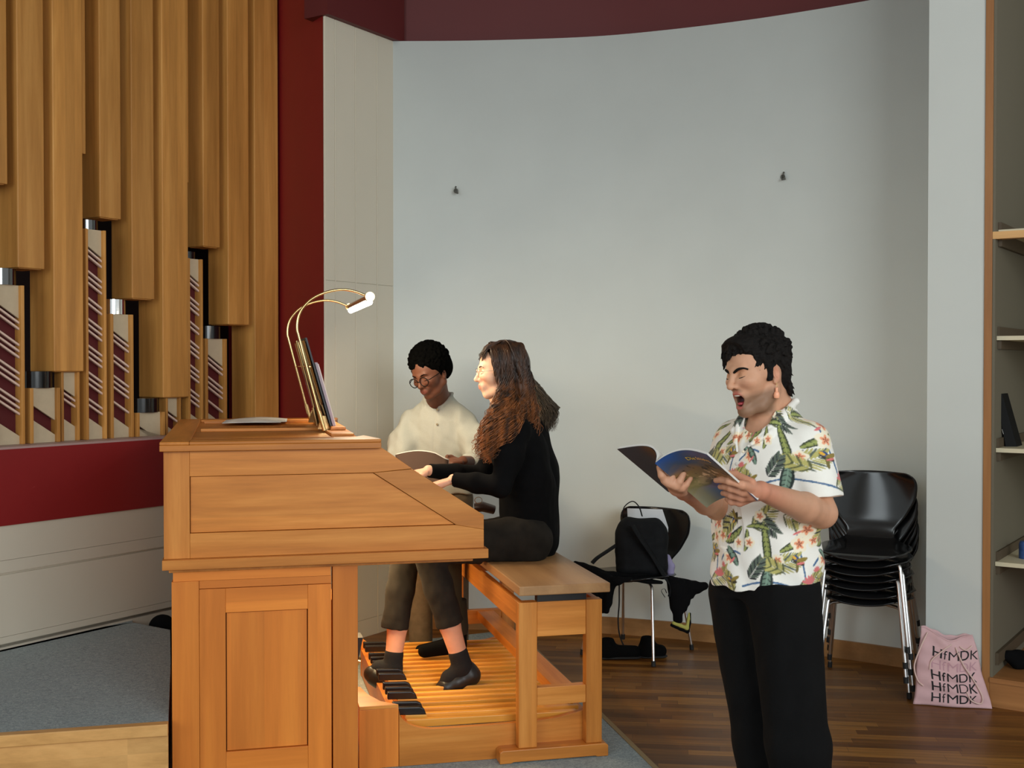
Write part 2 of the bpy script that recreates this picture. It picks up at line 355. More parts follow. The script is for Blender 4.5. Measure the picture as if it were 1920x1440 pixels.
# ================================================================ THE ORGAN: hanging wooden pipes
# w0 w1: face along the wall; front plane; depth; foot height; label
PIPES = [
 ('A', 3.17, 3.318, 4.86, .19, 2.382, 'square wooden organ pipe cut by the left edge of the view, short'),
 ('B', 3.362, 3.504, 4.85, .17, 2.004, 'square wooden organ pipe second from the left, ending halfway down'),
 ('C', 3.552, 3.719, 4.85, .185, 1.521, 'long square wooden organ pipe third from the left, ending low above a black foot'),
 ('D', 3.722, 3.800, 4.93, .10, 2.600, 'narrow wooden organ pipe with the highest foot, third gap from the left'),
 ('E', 3.842, 3.972, 4.88, .14, 2.290, 'square wooden organ pipe whose foot ends above the tall narrow slatted box'),
 ('F', 4.022, 4.166, 4.86, .16, 1.893, 'square wooden organ pipe ending above the bright chrome collar'),
 ('G', 4.211, 4.386, 4.85, .19, 1.381, 'wide long wooden organ pipe in the middle, ending just above the console'),
 ('H', 4.389, 4.465, 4.93, .10, 2.545, 'narrow short wooden organ pipe just right of the wide long one'),
 ('I', 4.512, 4.634, 4.87, .13, 2.202, 'square wooden organ pipe third from the red frame, ending over a slatted box'),
 ('J', 4.676, 4.836, 4.85, .16, 1.779, 'square wooden organ pipe second from the red frame'),
]
PIPES.append(('K', 4.882, 5.073, 4.85, .19, 1.184, 'longest wooden organ pipe, last one beside the dark red frame, running down behind the console'))
for k, w0, w1, d, dep, z, lab in PIPES:
    t = thing('organ_pipe', lab, 'organ pipe', FW @ I((w0, d, z)), group='square wooden pipes of the organ')
    W = w1 - w0
    MB().box(0, W, 0, dep, 0, 3.998 - z).build('pipe_body', PIPE['z'], t, bevel=.004)
    if k != 'K': MB().box(.012, W - .012, .012, dep - .012, -.003, .02).build('foot_cap', PIPE['x'], t)
# ---- slatted boxes standing on the rail
BOXES = [  # w0, w1, front, top, collar height, label
 (3.235, 3.406, 4.85, 1.921, .075, 'slatted wooden box at the left edge of the view with a shiny collar on top'),
 (3.422, 3.597, 4.85, 1.443, .078, 'low slatted wooden box with a pale front under the long third pipe'),
 (3.606, 3.722, 4.87, 1.519, 0, 'narrow slatted wooden box left of the tallest one, its top hidden'),
 (3.742, 3.875, 4.86, 2.222, .048, 'tallest slatted wooden box, the one with many pale slats'),
 (3.888, 4.041, 4.86, 1.809, .075, 'slatted wooden box with the bright chrome collar'),
 (4.041, 4.236, 4.85, 1.306, .073, 'lowest slatted wooden box, mostly pale, with a black collar, beside the console lid'),
 (4.247, 4.364, 4.87, 1.379, 0, 'narrow slatted wooden box half hidden behind the console corner'),
 (4.394, 4.511, 4.86, 2.127, .04, 'tall slatted wooden box on the right, above the console lid'),
 (4.517, 4.686, 4.86, 1.697, .07, 'slatted wooden box nearest the last long pipe, with a dark collar'),
]
rb = random.Random(3)
for i, (w0, w1, d, zt, ch, lab) in enumerate(BOXES):
    w1 -= .012
    t = thing('slatted_box', lab, 'organ box', FW @ I((w0, d, 1.183)), group='slatted boxes on the red rail'); Wd = w1 - w0; h = zt - 1.183
    p = .014 if Wd < .14 else .017; D = .055
    MB().box(0, p, 0, D, 0, h).build('post', PIPE['z'], t, bevel=.0015)
    MB().box(Wd - p, Wd, 0, D, 0, h).build('post', PIPE['z'], t, bevel=.0015)
    MB().box(p, Wd - p, D - .006, D, 0, h).build('back_board', M['red_in'], t)
    slope = .62; iw = Wd - 2 * p; dz = slope * iw; q = .006
    y0 = .020
    xz = lambda x, z, y: Vector((x, y, z))
    top = h - .075 if h > .2 else h - .06
    MB().prism([(p, top), (p, h), (Wd - p, h), (Wd - p, top - dz)], xz, y0, y0 + .012).build('pale_panel', M['paleply'], t)
    bot = .115 if h > .2 else .05
    MB().prism([(p, 0), (p, h - .080), (Wd - p, h - .080 - dz), (Wd - p, 0)] if i == 5 else [(p, 0), (p, bot), (Wd - p, bot - dz if bot > dz else .001), (Wd - p, 0)], xz, y0, y0 + .012).build('pale_panel', M['paleply'], t)
    if i != 5:
        sl = MB(); z = top - .026; n = 0; first = 2
        while z > bot + .055:
            sl.prism([(p, z), (p, z + .0105), (Wd - p, z + .0105 - dz), (Wd - p, z - dz)], xz, y0 - .004, y0 + .010)
            n += 1; first -= 1
            if first == 0: z -= .075; first = rb.choice([3, 3, 3, 2])
            else: z -= .0285
        sl.build('slats', M['slat'], t)
    if ch:
        mt = M['chrome'] if i == 4 else M['black']
        prof = [(.001, 0), (Wd * .46, 0), (Wd * .46, ch), (.001, ch)]
        o = MB().lathe(prof, 28, I((Wd / 2, .075, h))).build('collar', M['chrome'] if i == 4 else M['darkchrome'] if i in (0, 3) else M['black'], t)
        tag(o, 'bright chrome collar' if i == 4 else 'glossy dark collar')
# ---- black bag on the floor behind the platform corner
o = MB()
# ================================================================ ORGAN CONSOLE (frame: u along the side, v across, z up)
uz = lambda u, z, v: Vector((u, v, z)); uv = lambda u, v, z: Vector((u, v, z))
JW = mat('panel_gap_shade', lin(112, 66, 32), .9)  # darker brown standing in for the shadow lines round the sunk panels
cn = thing('organ_console', 'large wooden organ console with panelled side and sloping cheeks', 'organ console', FC)
def ring(outer, inner, v0, v1):
    """flat panelled frame made of rails mitred between two polygons"""
    mb = MB(); n = len(outer)
    for i in range(n):
        j = (i + 1) % n; mb.prism([outer[i], outer[j], inner[j], inner[i]], uz, v0, v1)
    return mb
for vs, side in ((0, 1), (1.84, -1)):
    v_ = lambda a: vs + side * a
    # cheek frame rails
    T = .035
    MB().prism([(.005, .856), (.095, .856), (.095, 1.2425), (.005, 1.2425)], uz, v_(.03), v_(T + .03)).build('cheek_stile', OAKC['z'], cn, bevel=.0012)
    MB().prism([(.0955, 1.151), (.0955, 1.2425), (.787, 1.2425), (.80, 1.234), (.90, 1.163), (.755, 1.151)], uz, v_(.03), v_(T + .03)).build('cheek_rail', OAKC['x'], cn, bevel=.0012)
    MB().prism([(.0955, .856), (.0955, .9455), (1.067, .9455), (1.175, .925), (1.175, .856)], uz, v_(.03), v_(T + .03)).build('cheek_rail', OAKC['x'], cn, bevel=.0012)
    MB().prism([(.7555, 1.150), (.9015, 1.161), (1.175, .980), (1.175, .9255), (1.068, .946)], uz, v_(.0305), v_(T + .03)).build('sloping_stile', OAKC['x'], cn, bevel=.0012)
    MB().prism([(.0972, .9472), (.0972, 1.1495), (.7545, 1.1485), (1.063, .9474)], uz, v_(.040), v_(.052)).build('side_panel', OAKC['x'], cn, bevel=.001)
    MB().prism([(.05, .90), (.05, 1.20), (.80, 1.20), (1.14, .91)], uz, v_(.0525), v_(.060)).build('backing', JW, cn)
    MB().prism([(.0, .820), (.0, .8555), (1.187, .8555), (1.187, .820)], uz, v_(.001), v_(.09)).build('plinth_moulding', OAKC['x'], cn, bevel=.002)
    # pedestal with framed door
    a, b_ = v_(.07), v_(.125)
    MB().prism([(.029, .009), (.029, .766), (.125, .766), (.125, .009)], uz, a, b_).build('pedestal_post', PEDW['z'], cn, bevel=.0012)
    MB().prism([(.034, .7665), (.034, .8195), (.60, .8195), (.60, .7665)], uz, v_(.073), b_).build('pedestal_rail', PEDW['x'], cn)
    MB().prism([(.607, .009), (.607, .8195), (.70, .8195), (.70, .009)], uz, v_(.068), b_).build('pedestal_post', PEDW['z'], cn, bevel=.0012)
    dr = MB().prism([(.126, .009), (.126, .7355), (.2185, .7355), (.2185, .009)], uz, a, b_).build('door', PEDW['z'], cn, bevel=.001)
    MB().prism([(.126, .7375), (.126, .7655), (.6015, .7655), (.6015, .7375)], uz, v_(.074), b_).build('pedestal_rail', PEDW['x'], cn)
    MB().prism([(.5155, .009), (.5155, .7355), (.6015, .7355), (.6015, .009)], uz, a, b_).build('door_stile', PEDW['z'], dr, bevel=.001)
    MB().prism([(.219, .646), (.219, .7355), (.515, .7355), (.515, .646)], uz, v_(.0705), b_).build('door_rail', PEDW['x'], dr, bevel=.001)
    MB().prism([(.219, .03), (.219, .134), (.515, .134), (.515, .03)], uz, v_(.0705), b_).build('door_rail', PEDW['x'], dr, bevel=.001)
    MB().prism([(.222, .137), (.222, .643), (.512, .643), (.512, .137)], uz, v_(.080), v_(.094)).build('door_panel', PEDW['z'], dr)
    MB().prism([(.2, .12), (.2, .66), (.53, .66), (.53, .12)], uz, v_(.0945), v_(.10)).build('backing', JW, dr)
# cross boards between the cheeks
MB().box(.01, .045, .066, 1.774, .82, 1.2425).build('front_board', OAKC['y'], cn)
MB().box(.034, .075, .126, 1.714, .009, .8195).build('modesty_board', OAKC['y'], cn)
MB().box(.02, 1.14, .066, 1.774, .80, .835).build('key_bed', OAKC['y'], cn, bevel=.002)
MB().box(1.12, 1.165, .066, 1.774, .836, .905).build('front_rail', OAKC['y'], cn, bevel=.002)
MB().box(.62, .70, .126, 1.714, .009, .10).build('toe_board', OAKC['y'], cn)
MB().prism([(.62, .10), (.655, .55), (.675, .55), (.64, .10)], uz, .126, 1.714).build('knee_board', OAKC['y'], cn)
# lid with sunk panel
lid = MB().prism([(-.007, 0), (.781, 0), (.781, .05), (.722, .40), (.722, 1.44), (.781, 1.80), (.781, 1.84), (-.007, 1.84)], uv, 1.2435, 1.2655).build('lid', OAKC['x'], cn, bevel=.002)
MB().box(-.007, .095, 0, 1.84, 1.2656, 1.2775).build('lid_frame', OAKC['y'], lid, bevel=.003)
MB().prism([(.0955, 0), (.781, 0), (.781, .05), (.745, .26), (.68, .13), (.0955, .13)], uv, 1.2656, 1.2775).build('lid_frame', OAKC['x'], lid, bevel=.003)
MB().prism([(.0955, 1.84), (.781, 1.84), (.781, 1.79), (.745, 1.58), (.68, 1.71), (.0955, 1.71)], uv, 1.2656, 1.2775).build('lid_frame', OAKC['x'], lid, bevel=.003)
MB().box(.63, .722, .40, 1.44, 1.2656, 1.2775).build('lid_frame', OAKC['y'], lid, bevel=.003)
rz = 1.262
MB().prism([(.11, .15), (.62, .15), (.60, .19), (.13, .19)], lambda u, v, z: Vector((u, v, z + (.012 if v < .17 else 0))), 1.2657, 1.2665).build('lid_panel', OAKC['x'], lid)
MB().box(.115, .615, .85, .87, 1.2657, 1.2790).build('lid_bar', OAKC['x'], lid, bevel=.002)
MB().box(.115, .615, 1.55, 1.57, 1.2657, 1.2790).build('lid_bar', OAKC['x'], lid, bevel=.002)
# manuals
for k, (z, u0) in enumerate(((.905, .98), (.975, .885), (1.045, .79))):
    kb = MB().box(u0 - .04, u0 + .02, .42, 1.42, z - .06, z - .012).build('keyboard', OAKC['y'], cn)
    wk = MB()
    for i in range(36): v0 = .45 + i * .0262; wk.box(u0 - .03, u0 + .125, v0, v0 + .0245, z - .011, z)
    wk.build('white_keys', M['ivory'], kb)
    bk = MB()
    for i in range(36):
        if i % 7 not in (2, 6): v0 = .45 + i * .0262 + .018; bk.box(u0 - .03, u0 + .06, v0, v0 + .012, z, z + .011)
    bk.build('black_keys', M['blackw'], kb)
    MB().box(u0 - .04, u0 + .12, .30, .42, z - .06, z + .012).build('key_cheek', OAKC['x'], kb, bevel=.003)
    MB().box(u0 - .04, u0 + .12, 1.42, 1.54, z - .06, z + .012).build('key_cheek', OAKC['x'], kb, bevel=.003)
MB().prism([(.70, 1.05), (.74, 1.06), (.72, 1.24), (.68, 1.24)], uz, .066, 1.774).build('fallboard', OAKC['y'], cn)
# lamp under the key bed lighting the pedals
EM = bpy.data.materials.new('warm_tube'); EM.use_nodes = True; e = EM.node_tree.nodes['Principled BSDF']
e.inputs['Emission Color'].default_value = (1, .62, .28, 1); e.inputs['Emission Strength'].default_value = 6
pt = MB().tube([(.80, .35, .788), (.80, 1.55, .788)], .010, 10).build('pedal_lamp', EM, cn); tag(pt, 'warm tube light under the key bed')
lgt = area('pedal_lamp_light', (0, 0, 0), (0, 0, -1), .05, 1.15, 12, (1.0, .74, .40)); lgt.parent = pt
lgt.rotation_euler = (0, math.radians(-8), 0); lgt.location = (.80, .95, .774)
# ---- toe box beside the pedals (near) and far
MB().prism([(.7105, .13), (.862, .13), (.80, .19), (.762, .30), (.745, .41), (.7105, .41)], uv, .236, .250).build('swell_block_top', OAKC['x'], cn, bevel=.002)
MB().box(.7105, .862, .132, .165, .009, .2355).build('swell_block', PEDW['z'], cn, bevel=.001)
sw = MB().prism([(.72, .26), (.75, .26), (.78, .40), (.75, .40)], uz, .62, .72).build('swell_pedal', M['blackw'], cn); tag(sw, 'black swell pedal')
MB().tube([(.735, .80, .275), (.785, .80, .255)], .019, 14).build('toe_stud', M['brass'], cn)
MB().tube([(.66, .80, .31), (.735, .80, .275)], .008, 8).build('stud_rod', M['brass'], cn)

# ================================================================ PEDALBOARD
pb = thing('pedalboard', 'organ pedalboard with long wooden keys and black sharps under the console', 'pedalboard', FC)
cheek = [(.864, .009), (.864, .222)] + [(.864 + .15 * (1 - math.cos(q)), .222 - .078 * math.sin(q)) for q in [i * PI / 20 for i in range(1, 11)]] + [(1.20, .143), (1.40, .146), (1.50, .155), (1.60, .176), (1.66, .19), (1.66, .009)]
MB().prism(cheek, uz, .130, .155).build('cheek', OAKC['x'], pb, bevel=.0015)
MB().prism(cheek, uz, 1.475, 1.50).build('cheek', OAKC['x'], pb, bevel=.0015)
MB().box(1.625, 1.655, .156, 1.474, .012, .135).build('end_board', OAKC['y'], pb, bevel=.001)
MB().box(.866, .90, .156, 1.474, .012, .14).build('end_board', OAKC['y'], pb, bevel=.001)
KW = W3('pedal_key_wood', (168, 112, 40), (188, 132, 52), (200, 148, 68), rough=.3)
SH = {1, 3, 6, 8, 10}
v = .185; idx = 0
nat = 0
for n in range(30):
    pc = n % 12
    if pc in SH: continue
    vv = .178 + nat * (1.26 / 17)
    MB().prism([(.90, .140), (1.62, .135), (1.62, .160), (.90, .172)], uz, vv, vv + .024).build('pedal_key', KW['x'], pb, bevel=.003)
    nat += 1
    if (n + 1) % 12 in SH and n < 29:
        vs = vv + .0375
        q = MB().prism([(.90, .140), (1.60, .135), (1.60, .153), (.99, .158), (.985, .176), (.90, .180)], uz, vs, vs + .022).build('pedal_key', KW['x'], pb, bevel=.002)
        MB().prism([(.86, .1805), (.984, .1765), (.975, .200), (.958, .208), (.86, .212)], uz, vs + .0005, vs + .0215).build('sharp_cap', M['blackw'], q, bevel=.004)

# ================================================================ BENCH
be = thing('organ_bench', 'wooden organ bench with solid seat and open framed ends', 'bench', FC)
BV = .0018
for v0, side in ((.075, 1), (1.60, -1)):
    g = lambda a: v0 + side * a
    MB().prism([(1.245, .009), (1.245, .052), (1.258, .060), (1.672, .060), (1.684, .052), (1.684, .009), (1.64, .009), (1.63, .013), (1.30, .013), (1.29, .009)], uz, g(-.015), g(.065)).build('foot', OAKC['x'], be, bevel=.003)
    MB().prism([(1.323, .0605), (1.323, .628), (1.397, .628), (1.397, .0605)], uz, g(0), g(.05)).build('leg', OAKC['z'], be, bevel=.0025)
    MB().prism([(1.597, .0605), (1.597, .628), (1.662, .628), (1.662, .0605)], uz, g(0), g(.05)).build('leg', OAKC['z'], be, bevel=.0025)
    MB().prism([(1.3975, .492), (1.3975, .6275), (1.5965, .6275), (1.5965, .492)], uz, g(.004), g(.046)).build('end_rail', OAKC['x'], be, bevel=BV)
    MB().prism([(1.3975, .222), (1.3975, .292), (1.5965, .292), (1.5965, .222)], uz, g(.004), g(.046)).build('lower_rail', OAKC['x'], be, bevel=BV)
    MB().box(1.40, 1.60, min(g(.01), g(.05)), max(g(.01), g(.05)), .628, .659).build('height_block', M['blackw'], be)
MB().box(1.325, 1.350, .126, 1.549, .535, .626).build('apron', OAKC['y'], be, bevel=BV)
MB().box(1.635, 1.660, .126, 1.549, .535, .626).build('apron', OAKC['y'], be, bevel=BV)
MB().box(1.47, 1.555, .122, 1.553, .245, .288).build('stretcher', OAKC['y'], be, bevel=BV)
SEATW = wood('bench_seat_wood', lin(138, 100, 64, 1.45), lin(150, 112, 74, 1.45), lin(162, 124, 84, 1.45), axis='y', rough=.4)
MB().box(1.318, 1.686, .045, 1.63, .66, .697).build('seat', SEATW, be, bevel=.004)

# ================================================================ MUSIC DESK with lamp
md = thing('music_desk', 'glass music desk on curved gold tubes with a lit lamp bar, on the console lid', 'music stand', FC)
PR = [(.616, 1.2785), (.60, 1.34), (.558, 1.50), (.517, 1.66), (.508, 1.70), (.512, 1.745), (.528, 1.782), (.56, 1.818), (.60, 1.843), (.65, 1.860), (.70, 1.866), (.75, 1.858), (.806, 1.836)]
PRs = spline([(a, b) for a, b in PR], 5)
for v in (.60, 1.43):
    MB().tube([(u, v, z) for u, z in PRs], .0055, 10).build('tube', M['brass'], md)
    MB().tube([(PR[0][0] + .003, v, 1.279), (PR[0][0] - .02, v, 1.36)], .0085, 12).build('socket', M['brass'], md)
MB().tube([(u + .012, 1.02, z) for u, z in PRs[:16]], .005, 10).build('tube', M['brass'], md)
MB().tube([(.621, 1.02, 1.279), (.603, 1.02, 1.36)], .0085, 12).build('socket', M['brass'], md)
MB().tube([(.560, .60, 1.545), (.560, 1.43, 1.545)], .003, 8).build('cross_rod', M['brass'], md)
gl = MB().prism([(.645, 1.279), (.650, 1.279), (.545, 1.655), (.540, 1.655)], uz, .64, 1.40).build('glass_plate', M['glass'], md)
lb = bpy.data.materials.new('lamp_light'); lb.use_nodes = True; e = lb.node_tree.nodes['Principled BSDF']
e.inputs['Emission Color'].default_value = (1, .93, .80, 1); e.inputs['Emission Strength'].default_value = 22
hd = MB().tube([(.806, .575, 1.836), (.806, 1.45, 1.836)], .013, 14).build('lamp_bar', M['brass'], md)
tb = MB().tube([(.812, .64, 1.818), (.812, 1.42, 1.818)], .014, 14).build('light_tube', lb, hd); tag(tb, 'glowing white tube of the lamp bar')
MB().tube([(.806, .565, 1.836), (.806, .60, 1.836)], .020, 14).build('end_knob', M['brass'], hd)
MB().tube([(.806, 1.44, 1.836), (.806, 1.46, 1.836)], .017, 14).build('end_knob', M['brass'], hd)
dl = area('desk_lamp_light', (0, 0, 0), (0, 0, -1), .02, .75, 11, (1.0, .80, .52)); dl.parent = hd
dl.location = (.812, 1.03, 1.80); dl.rotation_euler = (0, math.radians(-32), 0)
MB().prism([(.645, 1.279), (.71, 1.279), (.71, 1.291), (.652, 1.291)], uz, .62, 1.44).build('desk_ledge', OAKC['y'], md, bevel=.002)
for v in (.70, 1.30): MB().prism([(.60, 1.279), (.645, 1.279), (.63, 1.335), (.617, 1.335)], uz, v, v + .05).build('bracket', M['brass'], md)
# scores on the desk
def leaning(name, lab, cat, u0, t, v0, v1, h, mt, z0=1.292):
    k = (.650 - .545) / (1.655 - 1.279)
    b = thing(name, lab, cat, FC)
    f = lambda s, z: (u0 + s - k * (z - z0), z)
    MB().prism([f(0, z0), f(t, z0), f(t, z0 + h), f(0, z0 + h)], uz, v0, v1).build('cover', mt, b, bevel=.001)
    return b, f
b, f = leaning('sheet_folder', 'tall black folder standing on the music desk behind the white booklet', 'folder', .650, .008, .68, 1.02, .375, mat('folder_black', (.012, .014, .02, 1), .4))
b, f = leaning('music_booklet', 'white music booklet standing open on the lit music desk', 'booklet', .662, .012, .70, 1.26, .27, mat('booklet_cover', lin(190, 175, 185), .6))
MB().prism([f(.0125, 1.294), f(.016, 1.294), f(.016, 1.556), f(.0125, 1.556)], uz, .71, .97).build('page', M['paper'], b)
MB().prism([f(.0125, 1.294), f(.016, 1.294), f(.016, 1.556), f(.0125, 1.556)], uz, .98, 1.24).build('page', M['paper'], b)
# loose papers on the lid
pa = thing('sheet_of_paper', 'white sheet of paper lying on the console lid', 'paper', FC @ I((0, 0, 1.2796)))
for k, (a, z) in enumerate(((0, 0), (.1, .0012))):
    rows = []
    for i in range(9):
        for_row = []
        for j in range(9):
            x, y = i / 8, j / 8
            for_row.append(Vector((.20 + .27 * x + .03 * k + .02 * y, 1.30 + .36 * y + .05 * k, z + .007 * math.sin(PI * x) * (.3 + y))))
        rows.append(for_row)
    MB().grid(rows).build('sheet', M['paper'], pa, solid=.0006)
# ================================================================ organic modelling: smooth unions of tapered limbs, meshed by surface nets
def rot(rx=0, ry=0, rz=0):
    return np.array((Matrix.Rotation(math.radians(rz), 3, 'Z') @ Matrix.Rotation(math.radians(ry), 3, 'Y') @ Matrix.Rotation(math.radians(rx), 3, 'X')))
class SDF:
    def __init__(s, lo, hi, h):
        s.h = h; s.lo = np.array(lo, float); n = np.ceil((np.array(hi) - s.lo) / h).astype(int) + 1; s.n = n
        s.d = np.full(tuple(n), .05, np.float32)
        s.F = np.eye(3); s.T = np.zeros(3)          # local frame for the following shapes
    def fr(s, F=None, T=None):
        s.F = np.eye(3) if F is None else np.array(F, float); s.T = np.zeros(3) if T is None else np.array(T, float)
    def _g(s, lo, hi):
        a = np.maximum(np.floor((lo - s.lo) / s.h).astype(int), 0); b = np.minimum(np.ceil((hi - s.lo) / s.h).astype(int) + 1, s.n)
        if np.any(b <= a): return None
        ax = [s.lo[i] + s.h * np.arange(a[i], b[i]) for i in range(3)]
        P = np.stack(np.meshgrid(*ax, indexing='ij'), -1)
        return tuple(slice(a[i], b[i]) for i in range(3)), P
    def _ap(s, sl, q, k, op):
        a = s.d[sl]
        if op == 'u':
            h = np.clip(.5 + .5 * (a - q) / k, 0, 1); s.d[sl] = a * (1 - h) + q * h - k * h * (1 - h)
        elif op == 's':
            h = np.clip(.5 - .5 * (a + q) / k, 0, 1); s.d[sl] = a * (1 - h) + (-q) * h + k * h * (1 - h)
    def cap(s, a, b, ra, rb, k=.01, op='u', flat=None):
        a = s.F @ np.array(a, float) + s.T; b = s.F @ np.array(b, float) + s.T; r = max(ra, rb) + k + .052
        g = s._g(np.minimum(a, b) - r, np.maximum(a, b) + r)
        if g is None: return s
        sl, P = g; ba = b - a; L = max(ba @ ba, 1e-12); t = np.clip(((P - a) @ ba) / L, 0, 1)
        q = P - a - t[..., None] * ba
        if flat is not None:                        # flat = (axis, factor): squash across an axis
            ax = s.F @ np.array(flat[0], float); ax /= np.linalg.norm(ax); c = q @ ax; q = q + ax * (c * (1 / flat[1] - 1))[..., None]
        s._ap(sl, np.linalg.norm(q, axis=-1) - (ra + (rb - ra) * t), k, op); return s
    def chain(s, pts, rs, k=.01, op='u', flat=None):
        for i in range(len(pts) - 1): s.cap(pts[i], pts[i + 1], rs[i], rs[i + 1], k, op, flat)
        return s
    def ell(s, c, r, k=.01, op='u', R=None):
        c = s.F @ np.array(c, float) + s.T; r = np.array(r, float); m = r.max() + k + .052
        g = s._g(c - m, c + m)
        if g is None: return s
        sl, P = g; Rm = s.F if R is None else s.F @ R; p = (P - c) @ Rm
        k0 = np.linalg.norm(p / r, axis=-1); k1 = np.linalg.norm(p / (r * r), axis=-1) + 1e-9
        s._ap(sl, k0 * (k0 - 1) / k1, k, op); return s
    def box(s, c, hs, rd=.005, k=.01, op='u', R=None):
        c = s.F @ np.array(c, float) + s.T; hs = np.array(hs, float); m = np.linalg.norm(hs) + k + .052
        g = s._g(c - m, c + m)
        if g is None: return s
        sl, P = g; Rm = s.F if R is None else s.F @ R; p = np.abs((P - c) @ Rm) - (hs - rd)
        q = np.linalg.norm(np.maximum(p, 0), axis=-1) + np.minimum(p.max(-1), 0) - rd
        s._ap(sl, q, k, op); return s
    def cut(s, p, nrm, k=.004):
        """remove everything on the side nrm points to"""
        p = s.F @ np.array(p, float) + s.T; nrm = s.F @ np.array(nrm, float); nrm /= np.linalg.norm(nrm)
        ax = [s.lo[i] + s.h * np.arange(s.n[i]) for i in range(3)]
        q = (ax[0][:, None, None] - p[0]) * nrm[0] + (ax[1][None, :, None] - p[1]) * nrm[1] + (ax[2][None, None, :] - p[2]) * nrm[2]
        s.d = np.maximum(s.d, q.astype(np.float32)); return s
    def wrinkle(s, fn):
        m = np.abs(s.d) < .03; idx = np.argwhere(m); P = s.lo + s.h * idx; s.d[m] += fn(P).astype(np.float32); return s
    def mesh(s):
        d = s.d; n = d.shape; ins = d < 0
        acc = np.zeros((n[0] - 1, n[1] - 1, n[2] - 1, 3), np.float32); cnt = np.zeros((n[0] - 1, n[1] - 1, n[2] - 1), np.float32)
        quads = []
        for ax in range(3):
            a = [slice(None)] * 3; b = [slice(None)] * 3; a[ax] = slice(0, -1); b[ax] = slice(1, None)
            x = ins[tuple(a)] != ins[tuple(b)]; e = np.argwhere(x)
            if len(e) == 0: continue
            da = d[tuple(a)][x]; db = d[tuple(b)][x]; t = da / (da - db); pos = e.astype(np.float32); pos[:, ax] += t
            o = [i for i in range(3) if i != ax]; cells = []
            for (i, j) in ((0, 0), (-1, 0), (-1, -1), (0, -1)):
                c = e.copy(); c[:, o[0]] += i; c[:, o[1]] += j
                ok = np.all(c >= 0, 1) & np.all(c < np.array(n) - 1, 1)
                cells.append((c, ok))
                cc = c[ok]; np.add.at(acc, (cc[:, 0], cc[:, 1], cc[:, 2]), pos[ok]); np.add.at(cnt, (cc[:, 0], cc[:, 1], cc[:, 2]), 1)
            ok = np.all([c[1] for c in cells], 0); fl = ins[tuple(a)][x][ok]
            if ax == 1: fl = ~fl
            q = np.stack([c[0][ok] for c in cells], 1); q[~fl] = q[~fl][:, ::-1]; quads.append(q)
        m = cnt > 0; ids = np.full(cnt.shape, -1, np.int64); ids[m] = np.arange(m.sum())
        V = acc[m] / cnt[m][:, None]
        Q = np.concatenate(quads); F = ids[Q[..., 0], Q[..., 1], Q[..., 2]]
        V = s.lo + V * s.h
        return V.astype(np.float64), F
def relax(V, F, it=1, lam=.5):
    for _ in range(it):
        A = np.zeros_like(V); c = np.zeros(len(V))
        for k in range(4):
            a, b = F[:, k], F[:, (k + 1) % 4]; np.add.at(A, a, V[b]); np.add.at(A, b, V[a]); np.add.at(c, a, 1); np.add.at(c, b, 1)
        c[c == 0] = 1; V = V * (1 - lam) + lam * A / c[:, None]
    return V
def np_mesh(name, V, F, mt, parent=None, col=None, smooth=True, inv=None):
    if inv is not None: V = V @ np.array(inv.to_3x3()).T + np.array(inv.translation)
    me = bpy.data.meshes.new(name); nf = len(F); k = F.shape[1]
    me.vertices.add(len(V)); me.vertices.foreach_set('co', V.astype(np.float32).ravel())
    me.loops.add(nf * k); me.loops.foreach_set('vertex_index', F.astype(np.int32).ravel())
    me.polygons.add(nf); me.polygons.foreach_set('loop_start', np.arange(0, nf * k, k, dtype=np.int32)); me.polygons.foreach_set('loop_total', np.full(nf, k, np.int32))
    me.update(calc_edges=True); me.validate()
    me.polygons.foreach_set('use_smooth', np.full(len(me.polygons), smooth))
    if col is not None:
        ca = me.color_attributes.new('col', 'FLOAT_COLOR', 'POINT'); c4 = np.ones((len(V), 4), np.float32); c4[:, :3] = col; ca.data.foreach_set('color', c4.ravel())
    me.materials.append(mt); o = bpy.data.objects.new(name, me); COL.objects.link(o)
    if parent is not None: o.parent = parent
    return o
def sdf_obj(name, s, mt, parent, it=1, colf=None):
    V, F = s.mesh(); V = relax(V, F, it) if it else V
    col = colf(V) if colf else None
    return np_mesh(name, V, F, mt, parent, col, inv=parent.matrix_world.inverted() if parent is not None else None)
def vn(P, f, seed=0):
    """cheap smooth noise, vectorised"""
    r = np.random.RandomState(seed); o = np.zeros(len(P))
    for i in range(5):
        k = r.normal(size=3); k /= np.linalg.norm(k); o += np.sin(P @ k * f * (1 + .35 * i) + r.rand() * 6.28)
    return o / 5
def lerp3(a, b, t): return a[None] * (1 - t[:, None]) + b[None] * t[:, None]
def ellm(P, c, r):
    """soft mask 1 inside an ellipsoid"""
    q = np.linalg.norm((P - np.array(c)) / np.array(r), axis=1); return np.clip((1.25 - q) / .5, 0, 1)
